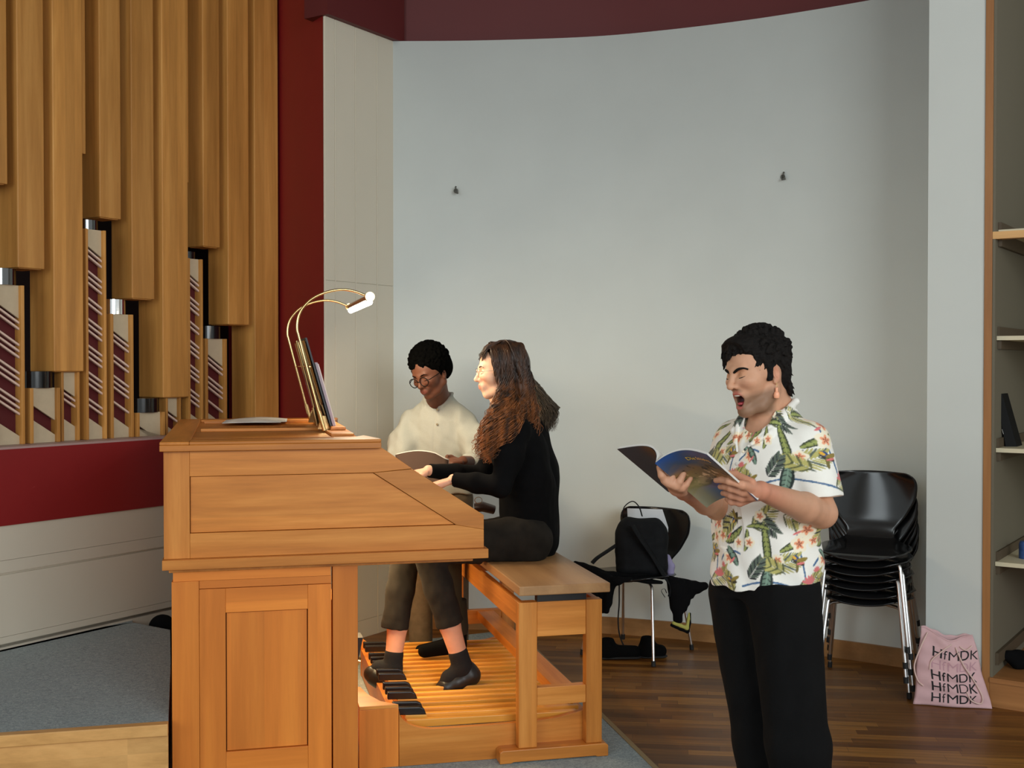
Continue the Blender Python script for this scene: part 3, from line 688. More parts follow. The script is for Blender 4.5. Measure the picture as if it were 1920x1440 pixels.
# ---------------------------------------------------------------- the head (local: x forward, y to the person's left, z up, origin between the ears at eye level)
def head(s, F, T, mouth=0, k=1.0, fem=0.0):
    s.fr(F, T)
    s.ell((-.014, 0, .036), (.094, .074, .088), .02)
    s.ell((.034, 0, .026), (.062, .064, .068), .03)
    s.ell((.036, 0, -.032), (.056, .058, .074), .03)
    op = mouth * .016
    for y in (-1, 1):
        s.chain([(-.018, y * .056, -.03), (-.006, y * .054, -.064 - op * .6), (.034, y * .036, -.092 - op), (.066, y * .012, -.104 - op)], [.02, .0165, .0155, .0165], .022)
        s.ell((.058, y * .040, -.026), (.030, .026, .026), .02)          # cheek
        s.ell((-.004, y * .066, .02), (.045, .012, .045), .02)
    s.ell((.074, 0, -.103 - op), (.018, .022, .017), .018)                # chin
    s.cap((.086, -.035, .020), (.0935, 0, .016), .0090, .0095, .014); s.cap((.086, .035, .020), (.0935, 0, .016), .0090, .0095, .014)
    for y in (-1, 1): s.ell((.1025, y * .0325, .001), (.016, .018, .0130), .012, 's')
    s.cap((.095, 0, .012), (.1170, 0, -.031), .0078, .0094, .011)
    s.ell((.1170, 0, -.0350), (.0108, .0106, .0094), .008)
    for y in (-1, 1):
        s.ell((.103, y * .0125, -.0370), (.0095, .0065, .0070), .006)
        s.ell((.1085, y * .0068, -.0445), (.0045, .0034, .004), .003, 's')
        s.ell((.0815, y * .0315, -.002), (.0135, .0150, .0130), .004)     # eyeball behind the lids
        s.ell((.0900, y * .0150, -.0225), (.0130, .0110, .0150), .010); s.ell((.0840, y * .0230, -.0200), (.0140, .0150, .0150), .014); s.ell((.0800, y * .0380, -.0230), (.0130, .0170, .0130), .014)
    # mouth
    if mouth:
        s.ell((.080, 0, -.072), (.020, .028, .032), .02)
        s.ell((.096, 0, -.0750 - op * .4), (.036, .0235, .0145 + op * .55), .005, 's')
        s.chain([(.0810, -.0255, -.0745), (.0965, -.012, -.0595), (.0990, 0, -.0598), (.0965, .012, -.0595), (.0810, .0255, -.0745)], [.0024, .0034, .0032, .0034, .0024], .006)
        s.chain([(.0810, -.0255, -.0750), (.0870, -.014, -.0945 - op * .7), (.0890, 0, -.0985 - op * .7), (.0870, .014, -.0945 - op * .7), (.0810, .0255, -.0750)], [.0024, .0042, .0048, .0042, .0024], .006)
    else:
        s.ell((.090, 0, -.066), (.018, .027, .022), .02)
        s.chain([(.0925, -.024, -.0645), (.1045, -.008, -.0612), (.1055, 0, -.0622), (.1045, .008, -.0612), (.0925, .024, -.0645)], [.0028, .0052, .0048, .0052, .0028], .004)
        s.chain([(.0925, -.024, -.0660), (.1020, -.009, -.0725), (.1035, 0, -.0732), (.1020, .009, -.0725), (.0925, .024, -.0660)], [.0028, .0058, .0062, .0058, .0028], .004)
    # ears
    for y in (-1, 1):
        Re = rot(0, 12, y * 18)
        s.ell((-.012, y * .0785, -.012), (.0175, .0075, .031), .004, R=Re)
        s.ell((-.006, y * .0845, -.010), (.0095, .0055, .018), .004, 's', R=Re)
        s.ell((-.004, y * .0775, -.038), (.0085, .0055, .010), .004)
    s.fr()
def fingers(s, F, T, curl, thumb, side=1, L=1.0, spread=1.0):
    """hand in a local frame: x along the fingers, y across towards the thumb side * side, z out of the back of the hand; origin at the wrist"""
    s.fr(F, T)
    y = side
    s.cap((.0, -.004 * y, 0), (.045, .0, 0), .021, .030, .012, flat=((0, 0, 1), .55)); s.box((.055, 0, .001), (.036, .040, .012), .011, .012)
    base = [(.092, .030), (.096, .010), (.092, -.011), (.083, -.030)]; ln = [(.042, .026, .022), (.046, .030, .023), (.043, .028, .022), (.034, .021, .020)]
    for i, ((bx, by), l3) in enumerate(zip(base, ln)):
        c = curl[i] if hasattr(curl[i], '__len__') else (curl[i], curl[i] * 1.1, curl[i] * .8)
        p = np.array([bx * L, by * y, .002]); a = 0; yaw = math.radians((1.5 - i) * 3.0 * spread) * y; rs = [.0098, .0088, .0080, .0068] if i < 3 else [.0088, .0078, .0070, .0060]
        s.cap((.05, by * .8 * y, .0), p, .012, rs[0], .008)
        for j in range(3):
            a += math.radians(c[j]); dv = np.array([math.cos(a) * math.cos(yaw), math.cos(a) * math.sin(yaw), -math.sin(a)]); q = p + dv * l3[j] * L
            s.cap(p, q, rs[j], rs[j + 1], .004); s.ell(p, (rs[j] * 1.07,) * 3, .004); p = q
    t0 = np.array([.018, .026 * y, -.004]); pts = [t0] + [np.array([a, b * y, c]) for a, b, c in thumb]
    s.chain(pts, [.0155, .0125, .0108, .0085][:len(pts)], .008)
    s.fr()
def basis(x, z):
    """columns x, y, z from a direction x and an approximate z"""
    x = np.array(x, float); x /= np.linalg.norm(x); z = np.array(z, float); z -= x * (z @ x); z /= np.linalg.norm(z); return np.stack([x, np.cross(z, x), z], 1)
SKIN = lambda nm, spec=.35: mat(nm, (1, 1, 1, 1), .52, spec=spec, attr='col', noise=.04, nscale=60, bump=.03, bscale=700, sss=.12)

def spline3(P_, n):
    P_ = [np.array(p) for p in P_]; out = []
    for i in range(len(P_) - 1):
        p0 = P_[max(i - 1, 0)]; p1 = P_[i]; p2 = P_[i + 1]; p3 = P_[min(i + 2, len(P_) - 1)]
        for k in range(n):
            t = k / n; out.append(.5 * ((2 * p1) + (-p0 + p2) * t + (2 * p0 - 5 * p1 + 4 * p2 - p3) * t * t + (-p0 + 3 * p1 - 3 * p2 + p3) * t ** 3))
    out.append(P_[-1]); return [Vector(o) for o in out]
# ================================================================ THE SINGING MAN
def P3(x, y, Y): return np.array(at(x, y, Y))
def column(s, rows, k=.02, op='u'):
    """elliptic column in the current local frame; rows (z, cx, cy, rx, ry), z rising"""
    rows = np.array(rows, float); Fi = s.F; T = s.T
    c = np.array([rows[:, 1].mean(), rows[:, 2].mean(), (rows[0, 0] + rows[-1, 0]) / 2]); hz = (rows[-1, 0] - rows[0, 0]) / 2 + .08; m = np.array([.34, .34, hz]); cw = Fi @ c + T
    g = s._g(cw - m, cw + m)
    if g is None: return s
    sl, P = g; p = (P - T) @ Fi; z = p[..., 2]
    f = [np.interp(z, rows[:, 0], rows[:, i]) for i in range(1, 5)]
    q = np.sqrt(((p[..., 0] - f[0]) / f[2]) ** 2 + ((p[..., 1] - f[1]) / f[3]) ** 2)
    d = (q - 1) * np.minimum(f[2], f[3]) * 1.0
    dz = np.maximum(rows[0, 0] - z, z - rows[-1, 0]); s._ap(sl, np.maximum(d, dz), k, op); return s
def ang(a): a = math.radians(a); return np.array([math.cos(a), math.sin(a), 0.0])
ZU = np.array([0, 0, 1.0])
SKM = SKIN('skin')
def build_singer():
    man = thing('person', 'man in a tropical leaf-print short-sleeved shirt and black trousers singing from an open score', 'person', I((.85, 3.82, 0)))
    g = ang(-141); lf = np.array([-g[1], g[0], 0.0]); B = np.stack([g, lf, ZU], 1)
    C0 = np.array([.838, 3.83, 0.0])
    loc = lambda x, y, z: C0 + g * x + lf * y + ZU * z
    # head frame
    fa = math.radians(-151); pit = math.radians(8)
    f = np.array([math.cos(fa) * math.cos(pit), math.sin(fa) * math.cos(pit), -math.sin(pit)]); hl = np.array([-math.sin(fa), math.cos(fa), 0.0])
    rl = math.radians(4); hl = hl * math.cos(rl) + np.cross(f, hl) * math.sin(rl); HF = np.stack([f, hl, np.cross(f, hl)], 1)
    HT = P3(1419, 696, 3.80)
    NB = P3(1458, 800, 3.86)
    # ------------------------------------------------ book geometry
    al = math.radians(33); Ub = g * math.cos(al) + ZU * math.sin(al); nr = -g * math.sin(al) + ZU * math.cos(al)
    A0 = P3(1228, 869, 3.32); BH = .262; BW = .180
    def book(sx, t, off=0.0):
        """sx -1..1 across (right cover positive), t 0..1 from top to bottom"""
        if sx >= 0:
            w = sx * BW; h = w * .22 + .030 * math.sin(PI * min(1, sx) ** .75)
        else:
            w = sx * BW; q = -sx; h = -w * .20 + .040 * math.sin(PI * q ** .55)
        return A0 + lf * (w * .97) + nr * (h - off) - Ub * (BH * t)
    def onbook(x, y, off=0.0):
        p0 = np.array([0, 0, EYE]); r = P3(x, y, 3.0) - p0; e1 = book(1, 0) - book(0, 0); n = np.cross(e1, Ub); n /= np.linalg.norm(n)
        if n @ nr > 0: n = -n
        t = ((book(0.5, .5) - p0) @ n) / (r @ n); return p0 + r * t + n * off
    bk = thing('score_book', 'open score with a blue painted cover, held by the singing man', 'book', I(A0.tolist()))
    bi = bk.matrix_world.inverted()
    def bcol(V):
        pass
    NS, NT = 60, 60
    def sheet(s0, s1, off, ns=NS, nt=NT, tt=(0, 1)):
        V = []; uvs = []
        for i in range(ns + 1):
            for j in range(nt + 1):
                sx = s0 + (s1 - s0) * i / ns; t = tt[0] + (tt[1] - tt[0]) * j / nt; V.append(book(sx, t, off)); uvs.append((sx, t))
        Fq = [(i * (nt + 1) + j, i * (nt + 1) + j + 1, (i + 1) * (nt + 1) + j + 1, (i + 1) * (nt + 1) + j) for i in range(ns) for j in range(nt)]
        return np.array(V), np.array(Fq), np.array(uvs)
    pr = mat('printed_cover', (1, 1, 1, 1), .32, attr='col', spec=.4)
    V, Fq, uvs = sheet(0.0, 1.0, 0)
    s_, t_ = uvs[:, 0], uvs[:, 1]
    blue = np.array(lin(38, 72, 128, 1.4)[:3]); deep = np.array(lin(60, 74, 96, 1.3)[:3]); brown = np.array(lin(120, 92, 58, 1.4)[:3]); tan = np.array(lin(206, 168, 130, 1.4)[:3])
    dark = np.array(lin(48, 36, 34, 1.2)[:3]); purple = np.array(lin(92, 84, 140, 1.4)[:3]); b2 = np.array(lin(50, 92, 148, 1.4)[:3]); olive = np.array(lin(134, 128, 84, 1.4)[:3])
    col = np.zeros((len(V), 3)); P_ = np.stack([s_ * 3, t_ * 4, s_ * 0], 1); nn = vn(P_, 4.0, 3) * .10 + vn(P_, 11, 5) * .05
    tk = [(0, blue), (.22, deep), (.36, brown), (.52, brown), (.60, tan * .6), (.66, dark), (.72, purple), (.82, b2), (1.01, b2)]
    tq = np.clip(t_ + nn * .7, 0, 1)
    for (a, ca), (b, cb) in zip(tk[:-1], tk[1:]):
        m = (tq >= a) & (tq < b + 1e-6); w = ((tq - a) / (b - a))[m]; col[m] = lerp3(ca, cb, w)
    nz = vn(np.stack([s_ * 4 + t_ * 3, t_ * 16 - s_ * 4, s_ * 0], 1), 3.2, 9) + .5 * vn(P_, 30, 2); m = (nz > .42) & (tq > .40) & (tq < .64); col[m] = tan; m = (nz < -.42) & (tq > .30) & (tq < .70); col[m] = dark
    lf_m = np.clip((.42 - s_) / .3, 0, 1) * np.clip((t_ - .35) / .2, 0, 1) * .8; col = col * (1 - lf_m[:, None]) + olive * lf_m[:, None]
    np_mesh('front_cover', V, Fq, pr, bk, col, inv=bi); tag(bk.children[-1], 'blue and brown painted front cover')
    V, Fq, _ = sheet(-1.0, 0.0, 0); np_mesh('back_cover', V, Fq, mat('cover_navy', lin(34, 34, 46, 1.2), .35), bk, inv=bi); tag(bk.children[-1], 'dark navy back cover')
    for a, b in ((-1, 0), (0, 1)):
        mb = MB(); n = 24; cs = []
        for off in (-.0025, -.0085):
            for q in ([a + (b - a) * i / n for i in range(n + 1)] if off == -.0025 else [b - (b - a) * i / n for i in range(n + 1)]):
                cs.append((q * .985, off))
        vs = [bi @ Vector(book(q, .006, o)) for q, o in cs] + [bi @ Vector(book(q, .994, o)) for q, o in cs]; L_ = len(cs)
        mb.add(vs, [tuple(range(L_)), tuple(range(2 * L_ - 1, L_ - 1, -1))] + [(i, (i + 1) % L_, (i + 1) % L_ + L_, i + L_) for i in range(L_)])
        mb.build('pages', M['paper'], bk)
    def booktext(body, name, sx, t, size, mt, wide=1.0):
        cu = bpy.data.curves.new(name, 'FONT'); cu.body = body; cu.size = size; cu.extrude = .0002; cu.align_x = 'LEFT'
        tmp = bpy.data.objects.new(name, cu); me = bpy.data.meshes.new_from_object(tmp); bpy.data.objects.remove(tmp)
        bmx = bmesh.new(); bmx.from_mesh(me); bmesh.ops.triangulate(bmx, faces=bmx.faces); bmx.to_mesh(me); bmx.free()
        for v in me.vertices:
            q = Vector(book(sx + v.co.x * wide / BW, t - v.co.y / BH, .0012 + (0.0004 if v.co.z > 0 else 0))); v.co = bi @ q
        me.materials.append(mt); o = bpy.data.objects.new(name, me); COL.objects.link(o); o.parent = bk; return o
    booktext('Die', 'title_text', .37, .185, .0225, mat('title_yellow', lin(200, 170, 70, 1.4), .5), 1.0)
    booktext('Schöpfung', 'title_text', .575, .180, .0205, mat('title_brown', lin(206, 158, 96, 1.6), .5), .62)
    booktext('ter', 'spine_mark', -.22, .30, .016, mat('mark_white', lin(225, 225, 225), .5), 1.0)
    # ------------------------------------------------ body
    s = SDF((.28, 3.12, .95), (1.10, 4.10, 1.70), .0032)
    head(s, HF, HT, mouth=1)
    s.cap(HT + HF @ np.array([-.030, 0, -.03]), NB + ZU * .02, .058, .064, .02)
    s.cap(HT + HF @ np.array([-.012, 0, -.07]), NB + g * .045, .048, .055, .03)
    s.fr(B, C0)
    column(s, [(.96, 0, 0, .10, .14), (1.1, 0, 0, .11, .15), (1.22, .0, 0, .108, .155), (1.31, 0, 0, .085, .12), (1.38, -.01, 0, .055, .07)], .03)
    s.fr()
    LS = loc(-.01, .168, 1.322); RS = loc(-.01, -.168, 1.315)
    LE = P3(1541, 962, 3.66); LWr = P3(1426, 920, 3.375); RE = P3(1346, 948, 3.82); RWr = P3(1283, 920, 3.50)
    s.chain([LS - lf * .03 - ZU * .02, LE], [.036, .046], .01); s.chain([LE, (LE * .7 + LWr * .3) + np.array([0, 0, -.002]), LWr], [.046, .045, .0265], .015)
    s.chain([RS + lf * .03 - ZU * .02, RE], [.036, .046], .01); s.chain([RE, RE * .65 + RWr * .35, RWr], [.044, .043, .026], .015)
    # left hand: fingers laid over the outer edge of the cover
    kn = [onbook(1394, 897, .022), onbook(1395, 909, .024), onbook(1393, 921, .022), onbook(1389, 932, .018)]
    for K_ in kn: s.cap(LWr, K_, .021, .0135, .012)
    s.ell((kn[1] * .5 + LWr * .5), (.026, .020, .028), .012)
    tips = [(1344, 895), (1352, 907), (1357, 919), (1364, 930)]; mids = [(1370, 889.5), (1373, 903), (1374, 916), (1374, 928)]
    for i in range(4):
        a = kn[i]; b = onbook(*mids[i], .022); c = onbook((mids[i][0] + tips[i][0]) / 2 - 2, (mids[i][1] + tips[i][1]) / 2, .013); d = onbook(*tips[i], .010)
        r = [.0118, .0108, .0098, .0085] if i < 3 else [.0105, .0095, .0085, .0076]
        s.chain([a, b, c, d], r, .004)
        s.ell(b, (.0118,) * 3, .004)
    t0 = LWr * .4 + kn[0] * .6 + nr * .015; t1 = onbook(1375, 907, -.03); t2 = onbook(1352, 902, -.026)
    s.chain([t0, t1, t2], [.014, .0115, .009], .006)
    # right hand: palm below the spine, fingers up over the cover
    kr = [P3(1247, 900, 3.375), P3(1256, 906, 3.37), P3(1268, 911, 3.37), P3(1279, 914, 3.38)]
    for K_ in kr: s.cap(RWr, K_, .023, .0135, .012)
    s.ell((kr[1] + kr[2]) / 4 + RWr / 2, (.030, .026, .026), .012)
    tr = [(1237, 877), (1264, 880), (1283, 883), (1296, 892)]
    for i in range(4):
        a = kr[i]; e = onbook(*tr[i], .009) if i else P3(1236, 876, 3.36); m1 = (a * .5 + e * .5) + (onbook(1270, 895, .01) - onbook(1270, 895, 0)) * .6
        s.chain([a, m1, e], [.0118, .0108, .0086] if i < 3 else [.0105, .0095, .0076], .004)
    s.chain([RWr * .6 + kr[0] * .4, P3(1243, 884, 3.47), P3(1236, 868, 3.46)], [.015, .012, .009], .006)
    base = np.array(lin(186, 140, 112, 1.36)[:3]); red = np.array(lin(184, 112, 90, 1.36)[:3]); stub = np.array(lin(116, 90, 70, 1.25)[:3]); lip = np.array(lin(172, 96, 86, 1.3)[:3]); inner = np.array(lin(70, 20, 22, 1.0)[:3])
    def skin(V):
        L = (V - HT) @ HF; c = np.tile(base, (len(V), 1))
        hm = np.exp(-np.minimum(np.linalg.norm(V - RWr, axis=1), np.linalg.norm(V - LWr, axis=1)) ** 2 / .012) * .55; c = c * (1 - hm[:, None]) + red * hm[:, None]
        inh = (np.linalg.norm(L, axis=1) < .17)
        jaw = np.clip((-.050 - L[:, 2] - .15 * (L[:, 0] - .02)) / .02, 0, 1) * np.clip((.118 - np.abs(L[:, 0] - .0)) / .02, 0, 1) * np.clip((L[:, 0] + .02) / .02, 0, 1) * np.clip((L[:, 2] + .15) / .02, 0, 1) * inh * .8
        must = ellm(L, (.104, 0, -.052), (.02, .028, .009)) * .55 * inh
        w = np.maximum(jaw, must) ; c = c * (1 - w[:, None]) + stub * w[:, None]
        for y in (-1, 1):
            w = ellm(L, (.095, y * .04, -.035), (.03, .022, .018)) * .15 * inh; c = c * (1 - w[:, None]) + red * w[:, None]
            w = ellm(L, (.095, y * .0315, .004), (.03, .02, .012)) * .35 * inh; c = c * (1 - w[:, None]) + np.array(lin(178, 118, 74, 1.3)[:3]) * w[:, None]
        w = ellm(L, (.100, 0, -.076), (.018, .024, .025)) * inh * (L[:, 0] > .082); c = c * (1 - w[:, None]) + lip * w[:, None]
        w = ellm(L, (.090, 0, -.105), (.014, .016, .0065)) * inh; c = c * (1 - w[:, None]) + lip * w[:, None]
        w = ellm(L, (.066, 0, -.083), (.026, .024, .024)) * inh * (L[:, 0] < .083); c = c * (1 - w[:, None]) + inner * w[:, None]
        w = ellm(L, (-.006, .086, -.010), (.02, .008, .03)) * .35 * inh; c = c * (1 - w[:, None]) + red * w[:, None]
        return c
    sdf_obj('body', s, SKM, man, 1, skin)
    # small face parts
    hi = man.matrix_world.inverted(); hp = lambda x, y, z: hi @ Vector(HT + HF @ np.array([x, y, z]))
    hairm = mat('black_brown_hair', (.0095, .0075, .0065, 1), .8, spec=.2, noise=.5, nscale=90, bump=.9, bscale=160)
    for y, nm in ((1, 'l'), (-1, 'r')):
        MB().tube(spline3([hp(.1020, y * .0105, .0085), hp(.1020, y * .019, .0130), hp(.0975, y * .032, .0190), hp(.0880, y * .046, .0190), hp(.079, y * .054, .0135)], 4), [.0034 + .0018 * math.sin(PI * min(1, i / 15 + .12)) for i in range(17)], 8, flat=.8).build('eyebrow', hairm, man)
        MB().tube([hp(.0955, y * .019, -.0085), hp(.0985, y * .028, -.0105), hp(.0965, y * .037, -.0095), hp(.0885, y * .046, -.006)], [.0006, .0013, .0014, .0007], 6).build('eyelash', hairm, man)
    tm = mat('teeth', lin(225, 215, 200), .3)
    MB().tube([hp(.083, -.0175, -.0655), hp(.0965, -.009, -.0655), hp(.099, 0, -.066), hp(.0965, .009, -.0655), hp(.083, .0175, -.0655)], [.0020, .0027, .0028, .0027, .0020], 8).build('teeth', tm, man)
    MB().tube([hp(.060, 0, -.094), hp(.080, 0, -.094), hp(.092, 0, -.0925)], [.012, .0125, .007], 10, flat=.5).build('tongue', mat('tongue', lin(176, 74, 78, 1.2), .4), man)
    # earring
    er = bpy.data.objects.new('earring', None); COL.objects.link(er); er.parent = man; er.location = hp(-.002, .083, -.047)
    coral = mat('coral_bead', lin(238, 150, 118, 1.5), .35)
    MB().tube([(0, 0, .004), (0, 0, -.010)], .0009, 6).build('hook', M['brass'], er)
    MB().lathe([(.001, -.010), (.0045, -.012), (.0045, -.024), (.008, -.027), (.0098, -.036), (.0085, -.044), (.001, -.046)], 14).build('bead', coral, er)
    # ------------------------------------------------ hair: a cap of overlapping locks
    hs = SDF(HT - .17, HT + .17, .0024); hs.fr(HF, HT)
    hs.ell((-.018, 0, .046), (.103, .087, .093), .01)
    hs.ell((-.060, 0, -.010), (.058, .074, .062), .02)
    hs.ell((-.068, 0, -.055), (.040, .052, .042), .02)
    hs.ell((.052, 0, .092), (.052, .066, .034), .02)
    hs.cut((.070, 0, .052), (.92, 0, -.42)); 
    hs.ell((.115, 0, .000), (.075, .074, .062), .004, 's'); hs.ell((.03, .098, -.055), (.052, .04, .052), .004, 's'); hs.ell((.03, -.098, -.055), (.052, .04, .052), .004, 's')
    for y in (-1, 1): hs.ell((-.006, y * .092, -.014), (.021, .022, .034), .004, 's'); hs.box((.014, y * .072, -.012), (.009, .007, .022), .004, .006)
    rr = random.Random(4)
    for y in (-1, 1): hs.chain([(.030, y * .076, .045), (.012, y * .078, .005), (.008, y * .077, -.022)], [.012, .009, .004], .008)
    for i in range(1500):
        th = rr.uniform(-PI, PI); ph = rr.uniform(-.5, 1.5)
        d = np.array([math.cos(th) * math.cos(ph), math.sin(th) * math.cos(ph), math.sin(ph)]); c = np.array([-.020, 0, .044]) + d * np.array([.101, .085, .092])
        if c[0] > .045 and c[2] < .080: continue
        if c[0] > -.035 and c[2] < .022 : continue
        sw = np.array([.55 if c[0] > -.03 else -.25, .30 * math.sin(th * 3 + i), -.65]); sw -= d * (sw @ d); sw = sw / (np.linalg.norm(sw) + 1e-6) * rr.uniform(.014, .028)
        e = c + sw + d * rr.uniform(-.002, .012); hs.chain([c, c + sw * .55 + d * .004, e], [.0058, .0046, .0014], .0025)
    for i in range(120):
        th = rr.uniform(-PI, PI); ph = rr.uniform(.1, 1.5); d = np.array([math.cos(th) * math.cos(ph), math.sin(th) * math.cos(ph), math.sin(ph)]); c = np.array([-.020, 0, .046]) + d * np.array([.103, .087, .094])
        if c[0] > .045 and c[2] < .085: continue
        sw = np.array([.4, .5 * math.sin(i), -.2]); sw -= d * (sw @ d); hs.chain([c, c + sw * .014 + d * .008, c + sw * .030 + d * rr.uniform(.006, .013)], [.010, .007, .0016], .005)
    for i in range(150):                                 # fringe falling to the (image) left
        y = rr.uniform(-.074, .058); x = .076 - abs(y) * .38; z = .084 + rr.uniform(-.012, .016)
        drop = (.026 + .022 * max(0, -y / .06)) * rr.uniform(.5, 1.15)
        if y > .01: drop *= .35
        a = np.array([x - .016, y, z]); b = a + np.array([.026, -.004, -.002]); c = b + np.array([.008 + rr.uniform(-.006, .010), rr.uniform(-.014, .006), -drop])
        hs.chain([a, b, c], [.0068, .0055, .0013], .004)
    for i in range(160):
        y = rr.uniform(-.066, .066); a = np.array([-.088 + abs(y) * .25, y, rr.uniform(-.085, -.01)]); hs.cap(a, a + np.array([rr.uniform(-.014, -.004), rr.uniform(-.01, .01), -.020]), .0062, .0015, .003)
    sdf_obj('hair', hs, hairm, man, 0)
    # ------------------------------------------------ shirt
    t = SDF((.55, 3.52, .81), (1.13, 4.12, 1.47), .0025); t.fr(B, C0)
    column(t, [(.835, .012, 0, .150, .192), (.95, .01, 0, .148, .190), (1.10, .01, 0, .145, .190), (1.22, .008, 0, .136, .188), (1.29, .0, 0, .120, .176), (1.33, -.004, 0, .100, .150), (1.37, -.010, 0, .082, .115), (1.405, -.014, 0, .070, .086)], .03)
    t.fr()
    el = LE * .80 + LS * .20; er_ = RE * .75 + RS * .25
    t.chain([LS - ZU * .012 - lf * .012, el], [.062, .073], .05); t.chain([RS - ZU * .012 + lf * .012, er_], [.060, .068], .05)
    dl_ = (LE - LS) / np.linalg.norm(LE - LS)
    # sleeve ends and hem
    def sleevecut(E, Sx, amt):
        dd = (E - Sx) / np.linalg.norm(E - Sx); p = Sx + (E - Sx) * amt
        g_ = t._g(E - .13, E + .13)
        if g_ is None: return
        sl, P = g_; a_ = (P - p) @ dd; rad = np.linalg.norm((P - p) - a_[..., None] * dd, axis=-1)
        side = ((P - C0)[..., :2] @ lf[:2]); q = np.where(rad < .105, a_, -1.0) if abs(side.mean()) > 0 else a_
        inner = np.linalg.norm((P - C0)[..., :2] @ B[:2, :2] / np.array([.155, .200]), axis=-1)
        q = np.where(inner < 1.0, -1.0, q); t.d[sl] = np.maximum(t.d[sl], q.astype(np.float32))
    sleevecut(LE, LS, .80); sleevecut(RE, RS, .76)
    # open collar: V at the throat
    vb = loc(.11, .0, 1.275)
    t.fr(B, C0); t.cap((.135, 0, 1.27), (.10, 0, 1.44), .012, .062, .006, 's'); t.cap((.03, 0, 1.36), (-.03, 0, 1.52), .060, .066, .006, 's')
    for y in (-1, 1):
        t.chain([(-.085, y * .02, 1.435), (-.055, y * .066, 1.432), (.010, y * .082, 1.405), (.070, y * .072, 1.365)], [.008, .008, .008, .007], .010)
        t.chain([(.020, y * .088, 1.392), (.085, y * .075, 1.335), (.128, y * .036, 1.300)], [.009, .009, .006], .010)
        t.chain([(.070, y * .072, 1.362), (.115, y * .040, 1.315), (.142, y * .012, 1.275)], [.006, .006, .005], .008)
    t.fr()
    def wr(P):
        q = (P - C0) @ B; th = np.arctan2(q[:, 1], q[:, 0])
        low = np.clip((1.2 - q[:, 2]) / .3, 0, 1)
        return .0035 * np.sin(th * 9 + 4 * np.sin(q[:, 2] * 7)) * low + .004 * vn(P, 22, 2) + .002 * vn(P, 55, 4) + .004 * np.sin((q[:, 2] * 40 + q[:, 1] * 30)) * np.exp(-((np.abs(q[:, 1]) - .17) / .05) ** 2) * (q[:, 2] < 1.3)
    t.wrinkle(wr)
    # ---- printed pattern, drawn as a picture and read off per vertex
    RES = .0012; UW, VH = 1.30, .80; iw, ih = int(UW / RES), int(VH / RES)
    img = np.empty((ih, iw, 3)); img[:] = lin(228, 226, 218, 1.25)[:3]
    yy, xx = np.mgrid[0:ih, 0:iw]; uu = xx * RES; vv = yy * RES
    rp = random.Random(11)
    def sub(c, r):
        x0, x1 = max(0, int((c[0] - r) / RES)), min(iw, int((c[0] + r) / RES) + 1); y0, y1 = max(0, int((c[1] - r) / RES)), min(ih, int((c[1] + r) / RES) + 1); return slice(y0, max(y0, y1)), slice(x0, max(x0, x1))
    def blade(c, L_, wd, a, col1, col2, bend=0.0, ribs=True):
        sl = sub(c, L_ * 1.1); X = uu[sl] - c[0]; Y = vv[sl] - c[1]
        if X.size == 0: return
        ca, sa = math.cos(a), math.sin(a); p = X * ca + Y * sa; q = -X * sa + Y * ca; tt = p / L_; q = q - bend * L_ * (tt * tt)
        w = wd * np.sqrt(np.clip(1 - (2 * tt - 1) ** 2, 0, 1)); m = (tt > 0) & (tt < 1) & (np.abs(q) < w); R = img[sl]
        if not ribs: R[m] = col1; return
        f = np.abs(q) / np.maximum(w, 1e-5); mid = m & (f < .62); rib = mid & (np.sin(p * 420 + np.abs(q) * 260) > .75)
        R[m] = col2; R[mid] = col1; R[rib] = col2; R[m & (np.abs(q) < .0022)] = np.array(col1) * 1.25
    def frond(c, L_, a, col1, col2, bend=.2):
        for i in range(12):
            tt = .10 + i / 13.0; q = bend * L_ * tt * tt; px_ = c[0] + math.cos(a) * L_ * tt - math.sin(a) * q; py_ = c[1] + math.sin(a) * L_ * tt + math.cos(a) * q
            for sgn in (-1, 1): blade((px_, py_), L_ * .40 * (1.15 - .8 * abs(tt - .45)), .0030, a + sgn * (.95 - .45 * tt) + bend * tt, col1 if i % 3 else col2, col2, 0, False)
    def flower(c, r, pk, st_):
        a0 = rp.uniform(0, 6)
        for i in range(5):
            a = a0 + i * 1.257; blade((c[0] - .1 * r * math.cos(a), c[1] - .1 * r * math.sin(a)), r, r * .42, a, pk, pk, 0, False)
        for i in range(5):
            a = a0 + i * 1.257; blade(c, r * .55, r * .16, a, st_, st_, 0, False); blade(c, r * .33, r * .05, a, lin(130, 50, 40, 1.2)[:3], st_, 0, False)
    def lotus(c, r):
        for a in (-1.1, -.6, -.15, .3, .75, 1.2): blade(c, r, r * .15, PI / 2 + a, lin(206, 110, 110, 1.3)[:3], lin(170, 60, 70, 1.2)[:3], 0, False)
    def bird(c, a, r=.03):
        blade(c, r * 1.5, r * .34, a, lin(58, 48, 22, 1.1)[:3], lin(40, 34, 20)[:3], .2, False); blade(c, r * .8, r * .26, a + .3, lin(40, 70, 120, 1.2)[:3], lin(30, 40, 80)[:3], 0, False)
        blade((c[0] + math.cos(a) * r * .6, c[1] + math.sin(a) * r * .6), r * 1.3, r * .22, a + .9, lin(140, 120, 50, 1.2)[:3], lin(80, 70, 30)[:3], .1, False)
        blade((c[0] + math.cos(a) * r * .7, c[1] + math.sin(a) * r * .7), r * 1.2, r * .16, a - .7, lin(110, 100, 50, 1.2)[:3], lin(80, 70, 30)[:3], 0, False)
        blade((c[0], c[1]), r * .5, r * .15, a + .1, lin(210, 160, 50, 1.3)[:3], lin(80, 70, 30)[:3], 0, False)
